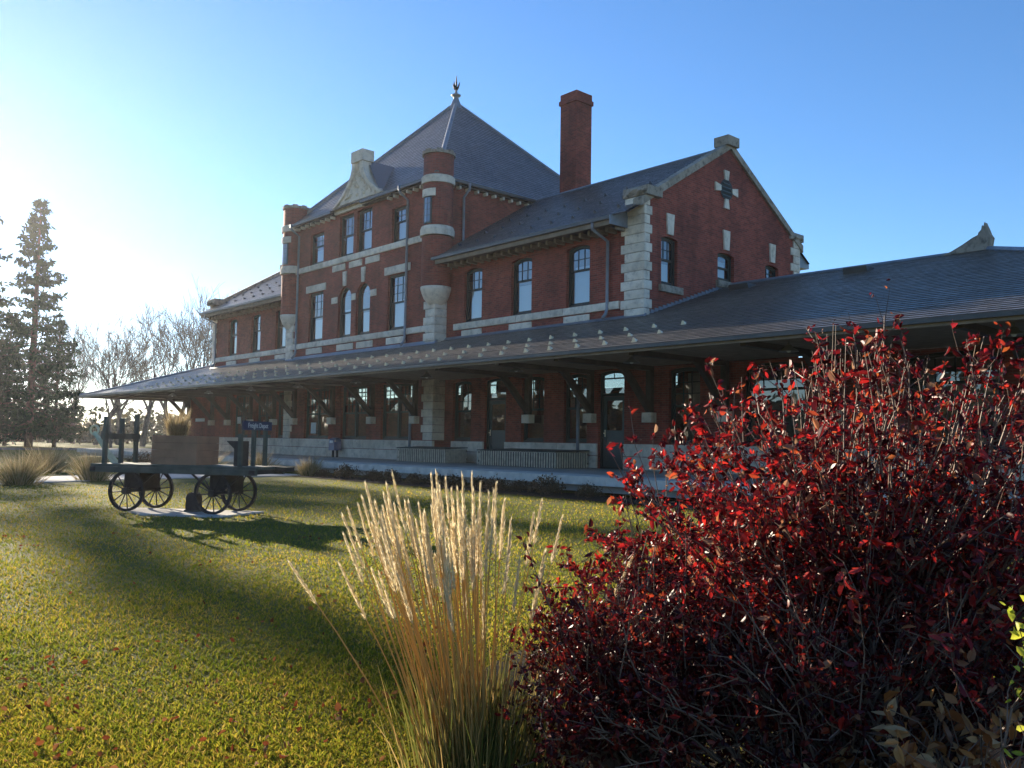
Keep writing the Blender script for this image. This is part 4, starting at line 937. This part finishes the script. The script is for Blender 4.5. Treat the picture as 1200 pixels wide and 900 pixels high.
# red shrubs
EXPO = 2.4
def shrub(name, label, cat, px, dist, rx, ry, H, nstem, nleaf, lsize, lmat, seed, top_bias=1.0, tall=0, npart=0, twigs=5, flat=.55):
    c = gp(px, dist); t = thing(name, label, cat, (c[0], c[1], 0)); LOCAL.add(t.name)
    r = np.random.default_rng(seed); sm = MB(); LP = []
    for k in range(nstem):
        a = r.uniform(0, 2*np.pi); q = math.sqrt(r.random()); el = 1-q**2*(1-flat)
        rad = q; X, Y = math.cos(a)*rx*rad, math.sin(a)*ry*rad; Z = H*math.sqrt(max(.02, 1-(rad*.95)**EXPO))*r.uniform(.62, 1.10)
        if r.random() < .35: sc = r.uniform(.45, .8); X *= sc; Y *= sc; Z *= sc
        base = Vector((X*.18+r.normal()*.05, Y*.18+r.normal()*.05, 0)); tip = Vector((R2[0]*X+F2[0]*Y, R2[1]*X+F2[1]*Y, Z))
        base = Vector((R2[0]*base.x+F2[0]*base.y, R2[1]*base.x+F2[1]*base.y, 0))
        mid = base.lerp(tip, .5)+Vector((0, 0, H*.10))+Vector(r.normal(size=3)*.05)
        pts = [base, base.lerp(mid, .5)+Vector(r.normal(size=3)*.02), mid, mid.lerp(tip, .5)+Vector(r.normal(size=3)*.025)+Vector((0, 0, .02)), tip]
        sm.tube(pts, [.007, .006, .0048, .0035, .0015], 4, False)
        for j in range(twigs):
            s_ = r.uniform(.3, .97)*4; i = min(3, int(s_)); p = pts[i].lerp(pts[i+1], s_-i); dv = (pts[i+1]-pts[i]).normalized()*.8+Vector(r.normal(size=3)*.55)+Vector((0, 0, .25))
            L = r.uniform(.08, .26); e = p+dv.normalized()*L; m_ = p.lerp(e, .5)+Vector(r.normal(size=3)*.015)
            sm.tube([p, m_, e], [.0028, .002, .001], 3, False)
            for q_ in range(4): LP.append(p.lerp(e, r.uniform(.3, 1.05)))
        for j in range(6): i = r.integers(2, 4); LP.append(pts[i].lerp(pts[i+1], r.random()))
    for k in range(tall):
        a = r.uniform(0, 2*np.pi); q = r.uniform(0, .8); X, Y = math.cos(a)*rx*q, math.sin(a)*ry*q; Z0 = H*math.sqrt(1-(q*.93)**2)*.8
        b_ = Vector((R2[0]*X+F2[0]*Y, R2[1]*X+F2[1]*Y, Z0)); e = b_+Vector((X*.2+r.normal()*.06, Y*.2+r.normal()*.06, r.uniform(.3, .52))); m_ = b_.lerp(e, .5)+Vector(r.normal(size=3)*.02)
        sm.tube([b_, m_, e], [.0035, .0025, .0012], 4, False)
        for j in range(5): LP.append(m_.lerp(e, r.uniform(-.3, 1)))
    sm.build('stems', 'twig', t, kind='stuff')
    LP = np.array([tuple(p) for p in LP]); hh = LP[:, 2]/H; rad = np.hypot(LP[:, 0]/rx, LP[:, 1]/rx)
    wgt = np.clip(hh, .05, 1)**top_bias*(.25+rad); idx = r.choice(len(LP), nleaf, p=wgt/wgt.sum())
    P = LP[idx]+r.normal(size=(nleaf, 3))*.010; P[:, 2] = np.abs(P[:, 2])+.01
    sz = r.uniform(lsize[0], lsize[1], nleaf)
    if npart:      # the leaves that show largest are parts of their own
        cw = np.array([-c[0], -c[1], 1.4]); dist_ = np.linalg.norm(P-cw, axis=1)-hh[idx]*.0; o = np.argsort(dist_/sz); big = o[:npart]; rest = o[npart:]
        V, F = leaves(P[big], sz[big], seed+1)
        for k in range(npart):
            me = bpy.data.meshes.new('leaf'); vv = V[8*k:8*k+8]; me.from_pydata([tuple(q) for q in vv], [], LEAF_F); me.materials.append(LEAFV[lmat][k % 5]); link('leaf', me, t)
        P, sz = P[rest], sz[rest]
    V, F = leaves(P, sz, seed+2); np_mesh('leaves', V, F, lmat, t, kind='stuff')
    return t
LEAFV = {'red': [], 'maroon': [], 'tan': []}
for nm, cols in (('red', ((.13, .01, .012), (.34, .018, .018), (.50, .03, .02), (.22, .014, .014), (.45, .20, .10))), ('maroon', ((.07, .007, .009), (.13, .01, .012), (.25, .016, .014), (.10, .008, .01), (.30, .05, .02))), ('tan', ((.28, .09, .025), (.42, .16, .045), (.62, .40, .20), (.36, .12, .03), (.55, .28, .10)))):
    for k, c in enumerate(cols): LEAFV[nm].append(leaf_mat('%s_leaf_tone_%d' % (nm, k), [(0, tuple(x*.9 for x in c)), (1, c)], .45, .4, .5))
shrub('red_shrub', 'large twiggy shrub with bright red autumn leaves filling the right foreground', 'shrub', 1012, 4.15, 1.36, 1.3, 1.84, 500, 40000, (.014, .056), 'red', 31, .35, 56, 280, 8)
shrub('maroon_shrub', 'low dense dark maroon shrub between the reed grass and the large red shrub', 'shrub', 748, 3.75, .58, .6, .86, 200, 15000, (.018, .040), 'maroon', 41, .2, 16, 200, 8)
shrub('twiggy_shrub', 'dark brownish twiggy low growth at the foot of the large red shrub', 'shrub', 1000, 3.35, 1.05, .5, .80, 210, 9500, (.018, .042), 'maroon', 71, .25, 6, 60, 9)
shrub('withered_plant', 'low plant with withered tan and brown leaves in the bottom right corner', 'plant', 1085, 2.9, .36, .3, .52, 34, 420, (.04, .085), 'tan', 51, .8, 0, 160, 5)
shrub('lime_plant', 'yellow green drooping leafy sprig at the right edge of the picture', 'plant', 1226, 2.5, .12, .12, 1.0, 16, 110, (.02, .05), 'lime', 61, 7.0, 0, 0, 3)

# small shrubs along the platform edge
def small_shrub(me_seed, r_, h_, mat, nl=900):
    r = np.random.default_rng(me_seed); t = thing('edge_shrub', '', 'shrub', (0, 0, 0), 0, 'low brown shrubs along the platform'); LOCAL.add(t.name)
    a = r.uniform(0, 2*np.pi, nl); q = np.sqrt(r.random(nl)); lump = .8+.25*np.sin(3*a+me_seed)+.15*np.sin(7*a)
    P = np.stack([np.cos(a)*q*r_*lump, np.sin(a)*q*r_*lump, h_*np.sqrt(np.clip(1-(q*.95)**2, 0, 1))*r.uniform(.25, 1, nl)*(.85+.3*r.random(nl))], 1)
    V, F = leaves(P, r.uniform(.04, .09, nl), me_seed, -.3, .5); np_mesh('foliage', V, F, mat, t, kind='stuff')
    sm = MB()
    for k in range(14): p = P[k*7]; sm.tube([(p[0]*.1, p[1]*.1, 0), tuple(p*.5+np.array([0, 0, .03])), tuple(p)], [.01, .007, .002], 4, False)
    sm.build('stems', 'twig', t, kind='stuff'); return t
proto = [small_shrub(k, .52, .46, 'brownshrub') for k in range(3)]
spots = [(-15.35, 16.45, .9, 'nearest the red shrub'), (-16.75, 16.35, 1.25, 'largest, second from the red shrub'), (-18.0, 16.5, .95, 'third from the red shrub'), (-18.75, 16.3, 1.0, 'fourth from the red shrub'), (-19.7, 16.45, 1.05, 'fifth from the red shrub'),
         (-20.7, 16.35, 1.1, 'below the longer slatted box'), (-21.8, 16.5, .9, 'between the two slatted boxes'), (-22.8, 16.4, .95, 'right of the shorter slatted box'), (-24.1, 16.35, 1.1, 'below the shorter slatted box'), (-25.3, 16.5, .8, 'below the tower stone pier'), (-26.9, 16.4, 1.1, 'left of the tower stone pier'), (-28.3, 16.3, .8, 'farthest left of the row')]
for i, (x, y, s_, wh) in enumerate(spots):
    o = proto[i] if i < 3 else copy_tree(proto[i % 3]); o.location = (x, y, .02); o.rotation_euler = (0, 0, i*1.3); o.scale = (s_*.85, s_*.85, s_*random.uniform(.7, 1.0))
    o['label'] = 'low brown leafed shrub against the platform edge, ' + wh

# ornamental grass tufts by the path and in the planter
def tuft(name, label, loc, h, r_, mat='straw', n=420, group='ornamental grasses by the path', cat='ornamental grass', droop=.5, seed=1, green=True):
    t = thing(name, label, cat, loc, 0, group); LOCAL.add(t.name); r = np.random.default_rng(seed)
    base = r.normal(size=(n, 3))*r_*.3; base[:, 2] = 0; Dv = base*2.2+r.normal(size=(n, 3))*.2; Dv[:, 2] = 1; Dv /= np.linalg.norm(Dv, axis=1, keepdims=True)
    Ln = r.uniform(.5, 1.05, n)*h; bend = Dv*r.uniform(.1, droop, (n, 1))*h*.5; bend[:, 2] = -r.uniform(0, droop*.5, n)*h
    V, F = blades(base, Dv, Ln, np.full(n, .02), bend, seed, 4); np_mesh('blades', V, F, mat, t, kind='stuff')
    if green:
        m_ = n//2; base = r.normal(size=(m_, 3))*r_*.35; base[:, 2] = 0; Dv = base*2.5+r.normal(size=(m_, 3))*.3; Dv[:, 2] = 1; Dv /= np.linalg.norm(Dv, axis=1, keepdims=True)
        V, F = blades(base, Dv, r.uniform(.3, .55, m_)*h, np.full(m_, .022), Dv*.1*h, seed+9, 3); np_mesh('leaf_base', V, F, 'reed_leaf', t, kind='stuff')
    return t
tuft('ornamental_grass', 'dry ornamental grass tuft at the left edge, in front of the path', (-27.0, 6.15, 0), 1.25, .55, seed=2)
tuft('ornamental_grass', 'dry ornamental grass tuft beyond the path, second from the left edge', (-35.6, 9.0, 0), 1.5, .7, seed=3)
tuft('ornamental_grass', 'dry ornamental grass tuft beside the wagon tongue', (-28.6, 8.55, 0), 1.3, .5, seed=4)
tuft('ornamental_grass', 'tall pale ornamental grass tuft behind the planter box', (-34.5, 14.2, 0), 1.7, .7, seed=5)
tuft('ornamental_grass', 'small lone ornamental grass tuft at the platform edge right of the wagon', (-29.4, 16.35, 0), .95, .35, seed=6)
tuft('ornamental_grass', 'pale ornamental grass tuft behind the right wagon stakes', (-32.5, 15.9, 0), 1.2, .5, seed=8)
pt2 = thing('dry_grass_plume', 'rounded mop of dry tan grass growing out of the planter box', 'plant', wm @ Vector((-.2, 0, 1.2))); LOCAL.add(pt2.name)
n = 1300; a = rng.uniform(0, 2*np.pi, n); ro = np.stack([np.cos(a), np.sin(a), np.zeros(n)], 1); base = ro*rng.uniform(0, .12, (n, 1)); Dv = ro*rng.uniform(.02, .18, (n, 1)); Dv[:, 2] = 1; Dv /= np.linalg.norm(Dv, axis=1, keepdims=True)
Ln = rng.uniform(.5, .95, n); bend = ro*rng.uniform(.02, .13, (n, 1)); bend[:, 2] = -Ln*rng.uniform(.15, .8, n)
V, F = blades(base, Dv, Ln, np.full(n, .014), bend, 7, 5); np_mesh('blades', V, F, 'straw', pt2, kind='stuff')
for k in range(2):
    t = small_shrub(20+k, .7, .7, 'brownshrub', 700); t['group'] = 'low brown shrubs by the wagon'
    t.location = ((-38.5, 13.6, 0), (-41.5, 14.5, 0))[k]; t['label'] = ('low reddish brown shrub seen between the left wagon stakes', 'low brown shrub farther off behind the left wagon stakes')[k]

# ------------------------------------------------------------------ trees
def bare_tree(label, loc, H, seed, group='bare trees beyond the depot', spread=.55):
    t = thing('bare_tree', label, 'tree', loc, 0, group); LOCAL.add(t.name); r = random.Random(seed); tr, tw = MB(), MB()
    def grow(p, d, L, rad, lev):
        n_ = 3; pts, rs = [p], [rad]
        for k in range(n_):
            d = (d+Vector((r.gauss(0, .10), r.gauss(0, .10), r.gauss(.03, .06)))).normalized(); pts.append(pts[-1]+d*L/n_); rs.append(rad*(1-.42*(k+1)/n_))
        (tr if lev < 2 else tw).tube(pts, rs, 6 if lev < 2 else 3, False)
        if lev >= 5: return
        nc = 3 if lev < 4 else 4
        for k in range(nc):
            i = n_ if k == 0 else r.randint(1 if lev else 2, n_); a = r.uniform(0, 6.28); sp = spread*r.uniform(.6, 1.2)*(.5 if k == 0 else 1)
            side = d.cross(Vector((math.cos(a), math.sin(a), .3))).normalized(); nd = (d+side*sp+Vector((0, 0, .12))).normalized()
            grow(pts[i], nd, L*r.uniform(.62, .84), max(.03, rs[i]*r.uniform(.58, .78)), lev+1)
    for k in range(r.choice((1, 2, 2))): grow(Vector((r.gauss(0, .2), r.gauss(0, .2), 0)), Vector((r.gauss(0, .12), r.gauss(0, .12), 1)).normalized(), H*.30, H*.017, 0)
    tr.build('trunk', 'bark', t); tw.build('crown', 'bark', t, kind='stuff')
def at_px(px, d): q = F2*d+R2*(px-600)/FOCAL*d; return (q[0], q[1], 0)
bare = [(112, 118, 19), (142, 125, 22), (172, 112, 22), (203, 118, 24), (232, 108, 21), (262, 120, 21), (88, 135, 19), (60, 140, 17), (128, 96, 12)]
wh_ = ['just right of the tall conifer', 'second right of the tall conifer', 'left of the middle of the bare group', 'tallest, nearest the depot roof', 'touching the corner of the depot roof', 'mostly hidden behind the depot roof', 'behind the right edge of the conifer', 'far behind the conifer trunks', 'small, seen under the canopy end']
for i, (px, dd, H) in enumerate(bare): bare_tree('bare grey deciduous tree, ' + wh_[i], at_px(px, dd), H, 70+i)

def conifer(label, loc, H, seed, rad=.2, gap=0, group='dark conifers', dens=1.0):
    t = thing('conifer', label, 'tree', loc, 0, group); LOCAL.add(t.name); r = np.random.default_rng(seed)
    MB().tube([(0, 0, 0), (.1, 0, H*.5), (0, .05, H*.98)], [H*.016, H*.011, .03], 8).build('trunk', 'pine_bark', t)
    br = MB(); P = []; z = H*.10
    while z < H*.985:
        f = 1-z/H; L0 = H*rad*(f**.85)*(1 if z > H*.2 else .9)+.25; nb_ = 5 if f > .15 else 4; a0 = r.uniform(0, 6.28)
        for k in range(nb_):
            if gap and r.random() < gap: continue
            a = a0+2*np.pi*k/nb_+r.normal()*.25; L = L0*r.uniform(.45, 1.25); dx, dy = math.cos(a), math.sin(a); dr = -L*r.uniform(.08, .3)
            p0 = np.array([0, 0, z]); p1 = p0+np.array([dx*L*.55, dy*L*.55, dr*.9]); p2 = p0+np.array([dx*L, dy*L, dr*.6])
            br.tube([p0, p1, p2], [.05*f+.015, .03*f+.01, .008], 4, False)
            nn_ = int((20+60*L/(H*rad))*dens)
            tt = np.sqrt(r.random(nn_)); base = np.where((tt < .55)[:, None], p0+(p1-p0)*(tt/.55)[:, None], p1+(p2-p1)*((tt-.55)/.45)[:, None])
            w_ = L*.20*(1.1-tt)+.12; P.append(base+np.stack([-dy*r.normal(size=nn_)*w_, dx*r.normal(size=nn_)*w_, -np.abs(r.normal(size=nn_))*w_*.28], 1))
        z += H*.030*r.uniform(.7, 1.3)
    br.build('branches', 'pine_bark', t, kind='stuff'); P = np.concatenate(P); n_ = len(P)
    V, F = leaves(P, r.uniform(.28, .66, n_)*H/24, seed, .5, .42); np_mesh('crown', V, F, 'needle', t, kind='stuff')
conifer('tall dark conifer with a thin pointed top, at the left edge', at_px(36, 92), 26.5, 81, .225, .12, 'dark conifers', 1.0)
conifer('dark conifer cut by the left edge of the picture', at_px(-16, 88), 16.5, 82, .3, .1)
conifer('shorter full dark conifer right of the tall one', at_px(66, 96), 14.5, 83, .34, .05)
conifer('low dark conifer left of the tall one', at_px(8, 100), 15, 84, .34, .05)
# conifers standing left of the frame: they throw the long shadows over the lawn
for k, (px, dd, H) in enumerate(((-36, 90, 29), (-72, 93, 27), (-128, 74, 24))):
    conifer('dark conifer standing outside the left edge, %s' % ('nearest the edge', 'second from the edge', 'nearest the lawn')[k], at_px(px, dd), H, 90+k, .27, .12, 'shade conifers', .65)

# far mass of trees all round, and a few far things at the left edge
def tree_mass(name, pts, h, dep, n, mat, seed, size, label):
    r = np.random.default_rng(seed); pts = np.array(pts, float); k = r.integers(0, len(pts)-1, n); tt = r.random((n, 1)); c = pts[k]*(1-tt)+pts[k+1]*tt
    s_ = c.sum(1); hh = h*(.62+.22*np.sin(s_*.21+seed)+.16*np.sin(s_*.53+1.7*seed)+.1*np.sin(s_*1.3))
    P = np.stack([c[:, 0]+r.normal(size=n)*dep, c[:, 1]+r.normal(size=n)*dep, hh*r.random(n)**.8], 1); V, F = leaves(P, r.uniform(*size, n), seed, .2, .7)
    return np_mesh(name, V, F, mat, kind='stuff', label=label, category='trees')
tree_mass('far_wood', [(-330, -60), (-210, 20), (-150, 60), (-165, 130), (-210, 260)], 6.5, 3, 16000, 'olive', 4, (.6, 1.5), 'low far mass of brown green trees and bushes along the horizon')
tree_mass('wood_across_the_tracks', [(-260, -55), (-160, -48), (-80, -44), (-20, -46), (60, -50)], 9.5, 2.5, 22000, 'olive', 6, (.9, 2.0), 'long row of trees across the street, mirrored in the windows')
t = thing('wooden_shelter', 'small orange brown wooden fence panel lit by the sun beyond the road', 'fence', at_px(18, 118))
c = Vector(at_px(18, 118)); ax = Vector((R2[0], R2[1], 0))
for k in range(4): MB().bar(c-ax*1.6+Vector((0, 0, .5+.42*k)), c+ax*1.6+Vector((0, 0, .5+.42*k)), .05, .3).build('plank', 'cedar', t)
for s_ in (-1.6, 0, 1.6): MB().bar(c+ax*s_, c+ax*s_+Vector((0, 0, 2.1)), .14, .14).build('post', 'cedar', t)

# ------------------------------------------------------------------ thin volume added to imitate low-sun lens glare
hz = MB().box(-720, 420, -520, 720, -1, 31).build('glare_haze', 'white', kind='stuff', label='thin pale volume added over the whole place to imitate glare from the low sun', category='glare_haze')
hm = bpy.data.materials.new('glare_haze'); hm.use_nodes = True; ht = hm.node_tree; ht.nodes.clear()
vo = ht.nodes.new('ShaderNodeVolumePrincipled'); vo.inputs['Density'].default_value = .00024; vo.inputs['Color'].default_value = (.95, .96, 1, 1); vo.inputs['Anisotropy'].default_value = .66
ou = ht.nodes.new('ShaderNodeOutputMaterial'); ht.links.new(vo.outputs[0], ou.inputs['Volume']); hz.data.materials[0] = hm
